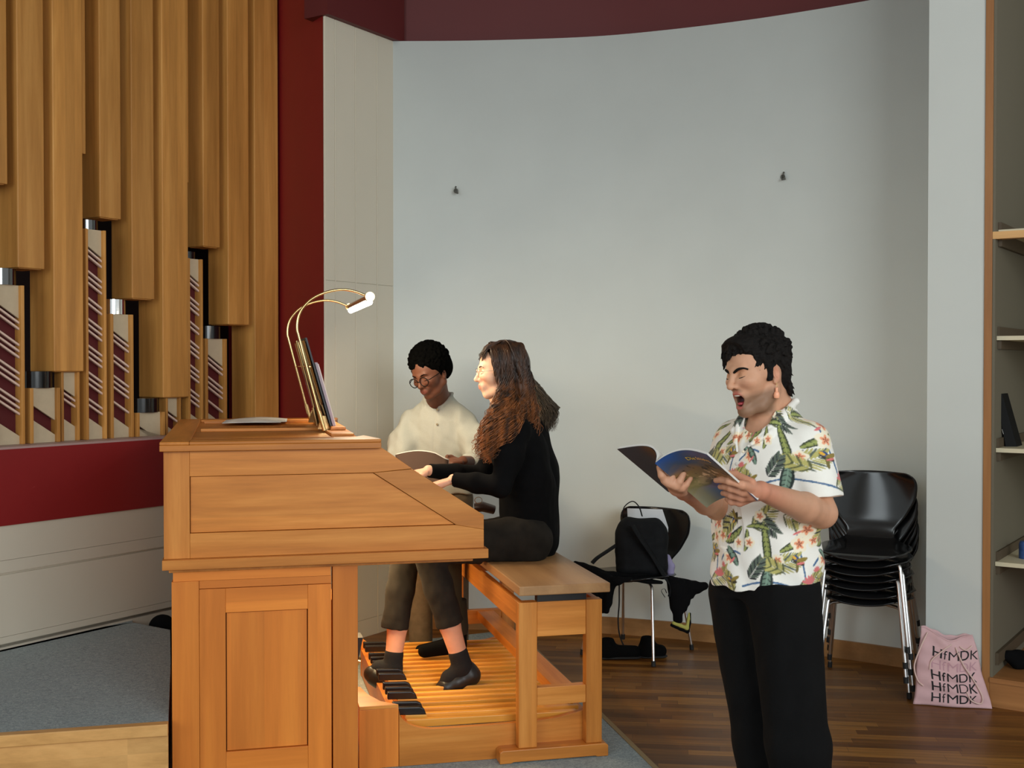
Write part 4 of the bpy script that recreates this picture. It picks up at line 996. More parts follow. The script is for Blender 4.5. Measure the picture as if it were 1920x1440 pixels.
    def stem(p, q, bend, w=.0022):
        n = 60
        for i in range(n):
            tt = i / n; x = p[0] + (q[0] - p[0]) * tt; y = p[1] + (q[1] - p[1]) * tt + bend * math.sin(PI * tt); sl = sub((x, y), w); img[sl] = lin(62, 98, 136, 1.3)[:3]
    G1, G2 = lin(132, 140, 78, 1.3)[:3], lin(52, 62, 42, 1.1)[:3]; G3, G4 = lin(104, 128, 112, 1.3)[:3], lin(36, 50, 46, 1.0)[:3]
    F1, F2 = lin(170, 164, 96, 1.3)[:3], lin(92, 96, 60, 1.2)[:3]; D1, D2 = lin(84, 96, 84, 1.2)[:3], lin(40, 46, 48, 1.0)[:3]
    cream, peach = lin(238, 214, 190, 1.35)[:3], lin(222, 150, 112, 1.3)[:3]
    PU, PV = .325, .325
    for iu in range(-1, 5):
        for iv in range(-1, 4):
            ox, oy = iu * PU + (.06 if iv % 2 else 0), iv * PV
            X = lambda a, b: (ox + a, oy + b)
            stem(X(.0, .05), X(.20, .03), .03); stem(X(.16, .30), X(.19, .06), 0); stem(X(.22, .12), X(.31, .15), .02)
            frond(X(.02, .235), .10, .5, F1, F2, .3); frond(X(.115, .285), .11, -.35, F1, F2, -.2); frond(X(.06, .115), .11, .15, F1, D1, .15); frond(X(.045, .29), .085, -1.0, D1, D2, .2)
            frond(X(.16, .045), .10, .25, F1, F2, .25); frond(X(.26, .22), .08, 2.4, D1, D2, .2); frond(X(.29, .02), .07, 1.9, F1, F2, .2)
            blade(X(.085, .09), .165, .0135, 1.62, G1, G2, .06); blade(X(.065, .02), .095, .020, 1.25, G3, G4, .15); blade(X(.115, .165), .115, .0125, .62, G1, G2, -.25)
            blade(X(.235, .185), .085, .017, .1, G1, G4, .5); blade(X(.085, .235), .07, .010, 2.7, G1, G2, .4); blade(X(.0, .16), .07, .011, 1.1, G1, G2, .3)
            flower(X(.195, .235), .033, cream, peach); flower(X(.222, .20), .028, cream, peach); flower(X(.175, .19), .032, cream, peach); flower(X(.265, .135), .028, cream, peach); flower(X(.11, .14), .022, cream, peach); flower(X(.02, .19), .022, cream, peach)
            frond(X(.30, .28), .09, -2.5, F1, D2, .2); frond(X(.135, .10), .08, 2.6, F1, F2, .2); frond(X(.015, .07), .08, .9, D1, D2, .1); blade(X(.30, .11), .075, .013, 2.0, G3, G4, .3); blade(X(.15, .265), .075, .010, .2, G1, G2, -.3); flower(X(.055, .275), .022, cream, peach); flower(X(.30, .185), .022, cream, peach)
            bird(X(.150, .155), -.9); bird(X(.275, .245), .9, .026); bird(X(.265, .07), -.5, .026)
            lotus(X(.205, .065), .030); lotus(X(.235, .10), .018)
            for (a, b, an) in ((.155, .22, .4), (.25, .19, 1.0), (.16, .13, .1), (.27, .115, .9)): blade(X(a, b), .028, .0035, an, lin(206, 110, 110, 1.3)[:3], G2, 0, False)
    img = (img + np.roll(img, 1, 0) + np.roll(img, 1, 1) + np.roll(np.roll(img, 1, 0), 1, 1)) / 4
    def scol(V):
        q = (V - C0) @ B; th = np.arctan2(q[:, 1], q[:, 0]); arm = (np.abs(q[:, 1]) > .155) & (q[:, 2] > 1.05)
        u = (.62 + th * .168) % UW; v = np.clip(q[:, 2] - .80, 0, VH - .01)
        iu = np.clip((u / RES).astype(int), 0, iw - 1); ivv = np.clip((v / RES).astype(int), 0, ih - 1); c = img[ivv, iu]
        return c
    V, Fq = t.mesh(); V = relax(V, Fq, 1)
    np_mesh('shirt', V, Fq, mat('printed_viscose', (1, 1, 1, 1), .75, attr='col', noise=.02, nscale=300, sheen=.2), man, scol(V), inv=hi); tag(man.children[-1], 'white shirt printed with green palm leaves and peach flowers')
    def sbtn(z, y):
        MB().lathe([(.001, 0), (.0055, 0), (.0055, .002), (.001, .003)], 14, I()).build('button', mat('pearl_button', lin(225, 225, 220), .3), man, m=hi @ Matrix(B.tolist()).to_4x4() @ Matrix.Rotation(PI / 2, 4, 'Y') if False else Matrix.Translation(hi @ Vector(loc(.150, y, z))) @ Vector(g).to_track_quat('Z', 'Y').to_matrix().to_4x4())
    for z in (1.235, 1.145, .955): sbtn(z, -.008)
    # ------------------------------------------------ trousers and shoes
    tr_ = SDF((.55, 3.4, .03), (1.2, 4.25, .98), .006); tr_.fr(B, C0)
    column(tr_, [(.80, .0, 0, .128, .168), (.95, .0, 0, .120, .155)], .03)
    tr_.fr()
    RH, RK, RA = P3(1391, 1110, 3.90), P3(1428, 1395, 3.90), P3(1445, 1600, 3.98)
    LH, LK, LA = P3(1468, 1110, 3.74), P3(1497, 1395, 3.72), P3(1515, 1600, 3.80)
    tr_.chain([RH, RK, RA], [.112, .090, .082], .03); tr_.chain([LH, LK, LA], [.118, .098, .088], .03)
    tr_.cut((0, 0, .06), (0, 0, -1)); tr_.cut((0, 0, .862), (0, 0, 1))
    tr_.wrinkle(lambda P: .005 * vn(P * np.array([1, 1, .45]), 26, 8) + .0025 * vn(P * np.array([1, 1, .5]), 60, 3))
    sdf_obj('trousers', tr_, mat('black_trousers', (.006, .006, .0063, 1), .95, spec=.15, noise=.2, nscale=9, bump=.2, bscale=600), man, 1)
    for Pk in (RA, LA):
        h = SDF((Pk[0] - .30, Pk[1] - .30, -.01), (Pk[0] + .2, Pk[1] + .2, .16), .005)
        c = np.array([Pk[0], Pk[1], .045]); h.chain([c - g * .05, c + g * .09 - ZU * .006, c + g * .16 - ZU * .014], [.042, .040, .030], .02, flat=((0, 0, 1), .85)); h.cap(c, c + ZU * .06, .04, .04, .02); h.cut((0, 0, .002), (0, 0, -1))
        sdf_obj('shoe', h, M['cloth_black'], man, 1)
    return man
if not SKIP_P: SINGER = build_singer()
# ================================================================ THE PEOPLE AT THE ORGAN
def CP(x, y, v): return np.array(FC @ con(x, y, v))          # seen at (x, y), on the console plane v
def strands(name, locks, mt, parent, n=5):
    """locks: list of (points, radii); one mesh of tapered tubes"""
    mb = MB(); inv = parent.matrix_world.inverted()
    for pts, rs in locks: mb.tube([inv @ Vector(p) for p in pts], rs, n, cap=False)
    return mb.build(name, mt, parent)
def glasses(parent, HF, HT, mt, r=.021, y0=.032, rim=.0012, x=.112, z=-.004, rect=False):
    inv = parent.matrix_world.inverted(); hp = lambda a, b, c: inv @ Vector(HT + HF @ np.array([a, b, c]))
    gl = bpy.data.objects.new('glasses', None); COL.objects.link(gl); gl.parent = parent
    for s_ in (-1, 1):
        ring = []
        for i in range(25):
            q = 2 * PI * i / 24; cx_, sx_ = math.cos(q), math.sin(q)
            if rect: cx_, sx_ = np.sign(cx_) * abs(cx_) ** .6, np.sign(sx_) * abs(sx_) ** .6 * .75
            ring.append(hp(x - abs(r * cx_) * .12, s_ * y0 + r * 1.08 * cx_, z + r * sx_))
        MB().tube(ring, rim, 6, cap=False).build('rim', mt, gl)
        MB().tube([hp(x - .005, s_ * (y0 + r * 1.08), z + .004), hp(.075, s_ * .071, z + .006), hp(.0, s_ * .080, z + .006), hp(-.012, s_ * .080, z - .008)], rim * .9, 6).build('temple_arm', mt, gl)
    MB().tube([hp(x, -(y0 - r), z + .003), hp(x + .003, 0, z + .006), hp(x, y0 - r, z + .003)], rim, 6).build('bridge', mt, gl)
    return gl
def eyes(parent, HF, HT, lash, brow, open_=False):
    inv = parent.matrix_world.inverted(); hp = lambda a, b, c: inv @ Vector(HT + HF @ np.array([a, b, c]))
    for y in (1, -1):
        MB().tube([hp(.1015, y * .013, .017), hp(.1015, y * .024, .022), hp(.0965, y * .036, .024), hp(.086, y * .048, .018)], [.0018, .0032, .003, .001], 6, flat=.7).build('eyebrow', brow, parent)
        MB().tube([hp(.0955, y * .019, -.0085), hp(.0985, y * .028, -.0105), hp(.0965, y * .037, -.0095), hp(.0885, y * .046, -.006)], [.0006, .0013, .0014, .0007], 6).build('eyelash', lash, parent)
def headframe(az, pitch, roll=0):
    fa = math.radians(az); p = math.radians(pitch)
    f = np.array([math.cos(fa) * math.cos(p), math.sin(fa) * math.cos(p), -math.sin(p)]); hl = np.array([-math.sin(fa), math.cos(fa), 0.0])
    rl = math.radians(roll); hl = hl * math.cos(rl) + np.cross(f, hl) * math.sin(rl); return np.stack([f, hl, np.cross(f, hl)], 1)
def skincol(base, red, lip, HF, HT, hands=()):
    def fn(V):
        L = (V - HT) @ HF; c = np.tile(base, (len(V), 1)); inh = np.linalg.norm(L, axis=1) < .17
        for h in hands:
            w = np.exp(-np.linalg.norm(V - h, axis=1) ** 2 / .012) * .4; c = c * (1 - w[:, None]) + red * w[:, None]
        for y in (-1, 1):
            w = ellm(L, (.095, y * .04, -.035), (.03, .022, .018)) * .4 * inh; c = c * (1 - w[:, None]) + red * w[:, None]
        w = ellm(L, (.105, 0, -.067), (.012, .024, .013)) * inh; c = c * (1 - w[:, None]) + lip * w[:, None]
        return c
    return fn

# ---------------------------------------------------------------- organist
def build_organist():
    wn = thing('person', 'woman with long wavy brown hair and glasses, dressed in black, seated playing the organ', 'person', FC @ I((1.5, .78, .0)))
    g = -np.array(UA); nv = np.array(VA)                     # faces -u
    HF = headframe(math.degrees(_A) + 180 - 6, 4); HT = CP(941, 694, .80)
    NB = CP(962, 772, .80)
    SN, SF = CP(972, 800, .62), CP(955, 795, .98)              # near / far shoulder
    EN, EF = CP(938, 912, .56), CP(905, 893, 1.04)
    WN_, WF = CP(850, 899, .70), CP(803, 882, .95)
    s = SDF(np.minimum(CP(780, 1000, .7), HT - .25), np.array([HT[0] + .25, HT[1] + .38, 1.70]), .0034)
    s.lo[2] = .95
    s = SDF((-.74, 4.80, .06), (.28, 5.55, 1.70), .0038)
    head(s, HF, HT, mouth=0)
    s.cap(HT + HF @ np.array([-.03, 0, -.04]), NB, .050, .054, .02)
    s.chain([NB, CP(968, 850, .80)], [.050, .06], .02)
    s.chain([SN - ZU * .04, EN, WN_], [.032, .034, .024], .015); s.chain([SF - ZU * .04, EF, WF], [.032, .034, .024], .015)
    FD = np.array(UA) * -1; dn = np.array([0, 0, -1.0])
    for (W_, sd, dirx, dz) in ((WN_, -1, 1, -.30), (WF, 1, 1, -.20)):
        x_ = -np.array(UA) * 1.0 + ZU * dz; HB = basis(x_, ZU)
        # sd: thumb side along the local y
        fingers(s, HB, W_ - ZU * .002, [(22, 28, 24), (24, 30, 24), (24, 30, 26), (20, 30, 26)], [(.045, .046, -.012), (.075, .050, -.024)], side=1 if sd > 0 else -1, L=.93)
    base = np.array(lin(222, 176, 146, 1.3)[:3]); red = np.array(lin(216, 140, 116, 1.3)[:3]); lip = np.array(lin(196, 124, 104, 1.25)[:3])
    dk = mat('brown_lash', (.05, .025, .015, 1), .7)
    eyes(wn, HF, HT, dk, dk)
    glasses(wn, HF, HT, mat('thin_silver_rim', (.7, .68, .66, 1), .25, metal=1.0), r=.019, rim=.0011, x=.113)
    # --- legs (ankles) as part of the clothing group, skin coloured shins
    HNr, HFr = CP(985, 1005, .68), CP(975, 1000, .92)
    KN, KF = CP(802, 1034, .66), CP(762, 1034, .92)
    AN, AF = CP(866, 1248, .66), CP(736, 1250, .90)
    HEM = {0: CP(844, 1170, .66), 1: CP(740, 1178, .90)}
    s.chain([CP(968, 850, .80), CP(988, 930, .80), CP(985, 1000, .80)], [.06, .075, .085], .03)
    for H_, K_, A_ in ((HNr, KN, AN), (HFr, KF, AF)):
        s.chain([H_ * .8 + CP(985, 1000, .80) * .2, K_], [.060, .045], .02); s.chain([K_, K_ * .35 + A_ * .65, A_ * .9 + K_ * .1, A_ - ZU * .02], [.045, .046, .038, .032], .01)
    def bc(V):
        c = skincol(base, red, lip, HF, HT, [WN_ + g * .08, WF + g * .08])(V); c[V[:, 2] < .8] = np.array(lin(214, 158, 128, 1.25)[:3]); return c
    sdf_obj('body', s, SKM, wn, 1, bc)
    # --- black top
    t = SDF((-.55, 4.75, .66), (.34, 5.80, 1.42), .0044)
    t.chain([CP(968, 800, .80), CP(975, 850, .80), CP(990, 920, .80), CP(993, 1010, .80)], [.085, .120, .118, .135], .05)
    for v in (-.075, .075): t.chain([CP(966, 815, .80 + v), CP(985, 900, .80 + v), CP(990, 990, .80 + v)], [.080, .098, .110], .05)
    t.cap(NB + ZU * .006, CP(968, 810, .80), .060, .09, .03)
    def sl(S_, E_, W_, k):
        t.chain([S_ + (CP(972, 800, .8) - S_) * .12 - ZU * .012, S_ * .5 + E_ * .5, E_], [.052, .052, .048], .05); t.chain([E_, E_ * .5 + W_ * .5, W_ * .97 + E_ * .03], [.050, .043, .033], .015)
        d = (W_ - E_) / np.linalg.norm(W_ - E_)
        gg = t._g(W_ - .09, W_ + .09)
        if gg: sl_, P = gg; t.d[sl_] = np.maximum(t.d[sl_], ((P - W_) @ d + .006).astype(np.float32))
    sl(SN, EN, WN_, 0); sl(SF, EF, WF, 0)
    t.wrinkle(lambda P: .004 * vn(P, 24, 2) + .002 * vn(P, 60, 6))
    sdf_obj('sweater', t, M['cloth_black'], wn, 1); tag(wn.children[-1], 'black long-sleeved top')
    # --- trousers
    DEN = mat('washed_black_denim', lin(42, 38, 33, 1.0), .95, spec=.2, noise=.35, nscale=14, bump=.3, bscale=500)
    tr = SDF((-.78, 4.70, .30), (.30, 5.55, .96), .0044)
    for ii, (H_, K_, A_) in enumerate(((HNr, KN, AN), (HFr, KF, AF))):
        E_ = HEM[ii]
        tr.chain([H_ - ZU * .02, H_ * .5 + K_ * .5 + ZU * .004, K_], [.112, .086, .066], .03); tr.chain([K_, K_ * .5 + E_ * .5, E_], [.066, .063, .059], .02)
        d = (A_ - K_) / np.linalg.norm(A_ - K_); gg = tr._g(E_ - .12, E_ + .12)
        tr.chain([E_ - d * .016, E_ - d * .004], [.0625, .0625], .003)
        if gg:
            sl_, P = gg; a_ = (P - E_) @ d; rad = np.linalg.norm(P - E_ - a_[..., None] * d, axis=-1); tr.d[sl_] = np.maximum(tr.d[sl_], np.where(rad < .10, a_, -1).astype(np.float32))
    tr.cap(CP(985, 1010, .70), CP(978, 1005, .90), .115, .115, .04)
    tr.cut(CO_top(1.0), (0, 0, -1)) if False else None
    seat_z = .699; gg = tr._g(np.array([-.2, 4.7, .5]), np.array([.3, 5.6, .75]))
    if gg:
        sl_, P = gg; rel = (P - np.array(CO)); uu_ = rel @ np.array(UA); tr.d[sl_] = np.where(uu_ > 1.30, np.maximum(tr.d[sl_], (seat_z - P[..., 2])), tr.d[sl_]).astype(np.float32)
    tr.wrinkle(lambda P: .003 * vn(P, 32, 5) + .002 * vn(P, 80, 7))
    sdf_obj('trousers', tr, DEN, wn, 1); tag(wn.children[-1], 'cropped washed black jeans')
    # --- socks and organ shoes
    sock = mat('black_sock', (.010, .010, .011, 1), .95, bump=.5, bscale=400)
    shoe = mat('black_leather', (.016, .016, .015, 1), .38, spec=.5, noise=.4, nscale=30)
    def foot(A_, toe, heel, nmL):
        so = SDF(np.minimum(A_, np.minimum(toe, heel)) - .09, np.maximum(A_, np.maximum(toe, heel)) + .09, .0034)
        dz = (A_ - heel); top = A_ + (KN - AN if nmL == 0 else KF - AF) / np.linalg.norm(KN - AN) * .055
        so.chain([top, A_, A_ * .5 + heel * .5], [.041, .042, .036], .015); so.chain([A_ - ZU * .02, A_ * .4 + toe * .6 + ZU * .01, toe], [.040, .032, .020], .02); so.cap(top, top - (top - A_) * .5, .043, .043, .003)
        sdf_obj('sock', so, sock, wn, 1)
        sh_ = SDF(np.minimum(A_, np.minimum(toe, heel)) - .09, np.maximum(A_, np.maximum(toe, heel)) + .09, .0034)
        ml = heel * .55 + toe * .45; up = (A_ - ml); up /= np.linalg.norm(up)
        fd = (toe - heel) / np.linalg.norm(toe - heel); upn = up - fd * (up @ fd); upn /= np.linalg.norm(upn)
        sh_.chain([heel + fd * .012, heel * .5 + toe * .5, toe * .85 + heel * .15, toe], [.043, .042, .038, .025], .02)
        sh_.chain([heel + fd * .01, heel + fd * .01 + upn * .03], [.040, .036], .02)
        op_ = heel * .70 + toe * .30 + upn * .082
        sh_.ell(op_, (.066, .032, .036), .008, 's', R=basis(fd, upn))
        sh_.chain([heel - upn * .030 + fd * .01, toe - upn * .012], [.022, .018], .006, flat=(upn, .6))
        sdf_obj('shoe', sh_, shoe, wn, 1)
    foot(AN, CP(826, 1294, .66), CP(886, 1264, .66), 0)
    foot(AF, CP(694, 1262, .92), CP(733, 1283, .88), 1)
    # --- hair
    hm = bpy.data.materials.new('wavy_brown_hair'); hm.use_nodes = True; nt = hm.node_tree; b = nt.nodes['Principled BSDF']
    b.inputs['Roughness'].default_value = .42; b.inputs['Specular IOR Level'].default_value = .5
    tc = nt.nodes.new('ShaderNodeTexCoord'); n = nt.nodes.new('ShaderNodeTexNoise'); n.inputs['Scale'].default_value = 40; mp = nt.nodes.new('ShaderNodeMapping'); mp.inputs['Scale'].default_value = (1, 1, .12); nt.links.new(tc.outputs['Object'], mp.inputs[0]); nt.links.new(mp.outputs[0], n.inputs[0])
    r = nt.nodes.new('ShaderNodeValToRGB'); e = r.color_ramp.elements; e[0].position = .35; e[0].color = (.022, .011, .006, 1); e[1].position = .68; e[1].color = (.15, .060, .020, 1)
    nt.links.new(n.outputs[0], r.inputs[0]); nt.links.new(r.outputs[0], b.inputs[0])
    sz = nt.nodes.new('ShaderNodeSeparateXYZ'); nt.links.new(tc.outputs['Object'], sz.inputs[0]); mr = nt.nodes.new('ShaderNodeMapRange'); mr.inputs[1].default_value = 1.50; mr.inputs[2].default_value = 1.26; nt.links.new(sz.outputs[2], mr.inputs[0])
    mx = nt.nodes.new('ShaderNodeMix'); mx.data_type = 'RGBA'; mx.blend_type = 'MULTIPLY'; mx.inputs[0].default_value = 1; r2 = nt.nodes.new('ShaderNodeValToRGB'); r2.color_ramp.elements[0].color = (.55, .5, .5, 1); r2.color_ramp.elements[1].color = (3.4, 2.7, 1.9, 1)  # lighter hair ends, with lamplight on the front falls put into the colour
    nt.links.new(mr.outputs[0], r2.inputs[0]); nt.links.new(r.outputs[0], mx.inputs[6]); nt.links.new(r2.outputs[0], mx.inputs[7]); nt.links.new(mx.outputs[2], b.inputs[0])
    hb = SDF(HT - .30, HT + .24, .0036); hb.fr(HF, HT)
    hb.ell((-.020, 0, .040), (.104, .088, .096), .01); hb.ell((-.065, 0, -.02), (.062, .080, .10), .03); hb.ell((-.070, 0, -.10), (.055, .078, .10), .03)
    hb.ell((.118, 0, -.01), (.090, .072, .088), .006, 's'); hb.ell((.045, .095, -.05), (.055, .030, .075), .006, 's'); hb.ell((.045, -.095, -.05), (.055, .030, .075), .006, 's')
    hb.fr(); hb.wrinkle(lambda P: .003 * vn(P * np.array([1, 1, .4]), 90, 4) + .002 * vn(P * np.array([1, 1, .5]), 170, 2))
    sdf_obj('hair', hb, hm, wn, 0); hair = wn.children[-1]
    rr = random.Random(9); locks = []
    def path(root, mids, wav, r0):
        P_ = [np.array(p) for p in [root] + mids]; pts = []; nseg = 46
        cum = [0]
        for i in range(len(P_) - 1): cum.append(cum[-1] + np.linalg.norm(P_[i + 1] - P_[i]))
        ph = rr.uniform(0, 6.28); fr_ = rr.uniform(48, 74)
        for k in range(nseg + 1):
            d = cum[-1] * k / nseg; i = min(len(P_) - 2, max(j for j in range(len(P_) - 1) if cum[j] <= d + 1e-9)); t_ = (d - cum[i]) / max(1e-6, cum[i + 1] - cum[i])
            p0 = P_[max(i - 1, 0)]; p1 = P_[i]; p2 = P_[i + 1]; p3 = P_[min(i + 2, len(P_) - 1)]
            q = .5 * ((2 * p1) + (-p0 + p2) * t_ + (2 * p0 - 5 * p1 + 4 * p2 - p3) * t_ * t_ + (-p0 + 3 * p1 - 3 * p2 + p3) * t_ ** 3)
            amp = wav * min(1, max(0, k - 6) / 18) * (1 + .7 * k / nseg)
            q = q + np.array(UA) * amp * math.sin(d * fr_ + ph) + nv * amp * .8 * math.cos(d * fr_ + ph); pts.append(q)
        rs = [r0 * (.7 + .5 * math.sin(min(1, k / 18) * PI / 2)) * (1 - .75 * (k / nseg) ** 3) for k in range(nseg + 1)]
        return pts, rs
    H = lambda x, y, z: HT + HF @ np.array([x, y, z])
    up = np.array([0, 0, 1.0])
    # near side: hair over the temple, down in front of the shoulder (local y > 0 is the camera side here)
    ns = 1 if (HF[:, 1] @ nv) < 0 else -1
    for i in range(620):                     # front falls over the near chest
        a = rr.uniform(0, 1); w = rr.uniform(-1, 1)
        root = H(.045 - .07 * a, ns * rr.uniform(.0, .03), .131 - .01 * a); crown = H(.052 - .080 * a, ns * .066, .103)
        side = H(.048 - .085 * a, ns * (.083 + rr.uniform(0, .010)), .035 + rr.uniform(-.02, .02))
        jaw = H(.026 - .06 * a, ns * (.088 + rr.uniform(-.004, .016)), -.07)
        low = CP(936 + 30 * w + 12 * a, 790, .60 + rr.uniform(-.03, .06)); end = CP(914 + 26 * w + 12 * a, rr.uniform(825, 862), .60 + rr.uniform(-.04, .08))
        locks.append(path(root, [crown, side, jaw, low, end], rr.uniform(.007, .015), rr.uniform(.0012, .0026)))
    for i in range(430):                     # back, near side
        a = rr.uniform(0, 1)
        root = H(-.02 - .05 * a, ns * rr.uniform(0, .03), .135 - .02 * a); side = H(-.055 - .055 * a, ns * (.088 - .035 * a), .02)
        low = H(-.080 - .045 * a, ns * (.080 - .05 * a), -.12); end = CP(958 + 46 * a + rr.uniform(-8, 8), rr.uniform(765, 812), .57 + .20 * a)
        ends = [H(-.035 - .065 * a, ns * (.070 - .03 * a), .108), side, low, end]
        if a > .75 and rr.random() < .45: ends.append(CP(1006 + rr.uniform(-4, 4), rr.uniform(860, 900), .70)); 
        locks.append(path(root, ends, rr.uniform(.006, .013), rr.uniform(.0013, .0028)))
    for i in range(240):                     # far side, in front
        a = rr.uniform(0, 1)
        root = H(.05 - .06 * a, -ns * rr.uniform(.0, .03), .128); side = H(.05 - .08 * a, -ns * .085, .03); jaw = H(.02 - .05 * a, -ns * .09, -.07)
        low = CP(930 + 20 * a, 795, .93); end = CP(912 + 26 * a + rr.uniform(-8, 8), rr.uniform(830, 870), .90); locks.append(path(root, [side, jaw, low, end], rr.uniform(.004, .010), rr.uniform(.0012, .0026)))
    for i in range(200):                      # top and fringe curls at the forehead
        a = rr.uniform(-1, 1); root = H(.0, a * .05, .130); m = H(.058, a * .06, .104 + rr.uniform(-.004, .01)); e_ = H(.088 + rr.uniform(-.008, .006), a * .050, .066 + rr.uniform(-.02, .012))
        locks.append(path(root, [m, e_], .003, .0020))
    for i in range(0):                       # stray curly hairs
        a = rr.uniform(-.09, .07); root = H(a, rr.uniform(-.03, .03), .13); m = H(a + rr.uniform(-.03, .03), rr.uniform(-.05, .05), .138 + rr.uniform(0, .010)); e_ = H(a - .05 + rr.uniform(-.02, .04), rr.uniform(-.06, .06), .125 + rr.uniform(-.01, .015))
        locks.append(path(root, [m, e_], .003, .0006))
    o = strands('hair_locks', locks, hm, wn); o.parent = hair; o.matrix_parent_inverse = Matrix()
    return wn
# ---------------------------------------------------------------- page turner, seated beyond her
def build_second():
    p = thing('person', 'person in a black jacket with bushy ash-brown hair, mostly hidden behind the seated organist', 'person', FC @ I((1.52, 1.22, 0)))
    HF = headframe(math.degrees(_A) + 180 + 4, 2); HT = CP(953, 714, 1.24)
    s = SDF(HT - np.array([.25, .25, .42]), HT + np.array([.25, .25, .2]), .006)
    head(s, HF, HT, 0); NB = CP(985, 775, 1.24); s.cap(HT + HF @ np.array([-.03, 0, -.04]), NB, .05, .055, .02); s.cap(NB, CP(990, 850, 1.24), .055, .10, .03)
    base = np.array(lin(215, 170, 140, 1.3)[:3]); sdf_obj('body', s, SKM, p, 1, skincol(base, base, base, HF, HT))
    t = SDF((-.45, 5.1, .50), (.42, 6.0, 1.42), .006)
    t.chain([CP(990, 810, 1.22), CP(1000, 880, 1.22), CP(1004, 1000, 1.22)], [.10, .112, .115], .05)
    for v in (-.08, .08): t.chain([CP(990, 815, 1.22 + v), CP(1003, 900, 1.22 + v), CP(1002, 1010, 1.22 + v)], [.075, .100, .112], .05)
    for v in (-.19, .19): t.chain([CP(990, 822, 1.22 + v), CP(960, 905, 1.22 + v), CP(900, 905, 1.22 + v * .6)], [.055, .05, .038], .03)
    g_ = t._g(np.array([-.5, 5.0, .45]), np.array([.5, 6.1, .75])); sl_, P = g_; t.d[sl_] = np.maximum(t.d[sl_], .699 - P[..., 2])
    t.wrinkle(lambda P: .004 * vn(P, 24, 2)); sdf_obj('jacket', t, M['cloth_black'], p, 1); tag(p.children[-1], 'long black jacket')
    hemm = MB().prism([(0, 0), (1, 0), (1, 1), (0, 1)], lambda a, b, q: FC @ Vector((1.70 + .006 * b + .012 * q, 1.06 + .30 * a, .64 + .30 * b)), 0, 1)
    inv = p.matrix_world.inverted(); hemm.v = [tuple(inv @ Vector(v)) for v in hemm.v]; hemm.build('jacket_hem', M['cloth_black'], p, bevel=.004)
    tr = SDF((-.65, 5.05, .03), (.30, 5.95, .92), .007)
    for v, dx in ((1.12, 0), (1.34, -8)):
        H_, K_, A_ = CP(1000, 1000, v), CP(842 + dx, 1022, v), CP(858 + dx, 1178, v)
        tr.chain([H_, K_], [.10, .068], .03); tr.chain([K_, A_], [.066, .052], .02)
    g_ = tr._g(np.array([-.25, 5.0, .45]), np.array([.4, 6.1, .75])); sl_, P = g_; rel = (P - np.array(CO)) @ np.array(UA); tr.d[sl_] = np.where(rel > 1.30, np.maximum(tr.d[sl_], .699 - P[..., 2]), tr.d[sl_])
    sdf_obj('trousers', tr, mat('dark_olive_cloth', lin(44, 42, 32, 1.1), .95), p, 1)
    for v, dx in ((1.12, 0), (1.34, -8)):
        A_ = CP(858 + dx, 1190, v); toe = A_ + np.array(UA) * -.16 - ZU * .07
        q = SDF(np.minimum(A_, toe) - .08, np.maximum(A_, toe) + .08, .006); q.chain([A_, A_ - ZU * .05, toe], [.045, .040, .030], .02); sdf_obj('shoe', q, M['cloth_black'], p, 1)
    hm = mat('ash_brown_hair', lin(88, 74, 58, 1.1), .6, noise=.5, nscale=70)
    hb = SDF(HT - np.array([.30, .30, .34]), HT + np.array([.36, .36, .22]), .005); hb.fr(HF, HT)
    hb.ell((-.015, 0, .035), (.10, .085, .092), .01); hb.ell((-.080, 0, -.06), (.065, .085, .09), .04); hb.ell((-.135, 0, -.125), (.060, .085, .065), .04); hb.ell((.12, 0, -.01), (.09, .075, .085), .006, 's')
    hb.fr(); hb.wrinkle(lambda P: .003 * vn(P, 90, 4)); sdf_obj('hair', hb, hm, p, 0); hair = p.children[-1]
    rr = random.Random(21); locks = []
    for i in range(900):
        a = rr.random(); v = 1.24 + rr.uniform(-.11, .11)
        pts = [CP(962 + 14 * a, 668 + 20 * a, v), CP(996 + 14 * a, 722, v), CP(1018 + 26 * a + rr.uniform(-8, 5), 765, v), CP(1012 + 30 * a + rr.uniform(-12, 4), rr.uniform(780, 812) - 10 * max(0, a - .6), v)]
        P_ = [np.array(q) for q in pts]; out = []
        ph = rr.uniform(0, 6); fr_ = rr.uniform(25, 45)
        for k in range(22):
            t_ = k / 21 * 3; i0 = min(2, int(t_)); f = t_ - i0; q = P_[i0] * (1 - f) + P_[i0 + 1] * f
            q = q + np.array(UA) * .008 * math.sin(k * 1.1 + ph) + np.array(VA) * .008 * math.cos(k * .9 + ph) + ZU * .002 * math.sin(k * 2 + ph); out.append(q)
        locks.append((out, [.0022 * (1 - .8 * (k / 21) ** 2) for k in range(22)]))
    o = strands('hair_locks', locks, hm, p, 4); o.parent = hair
    return p
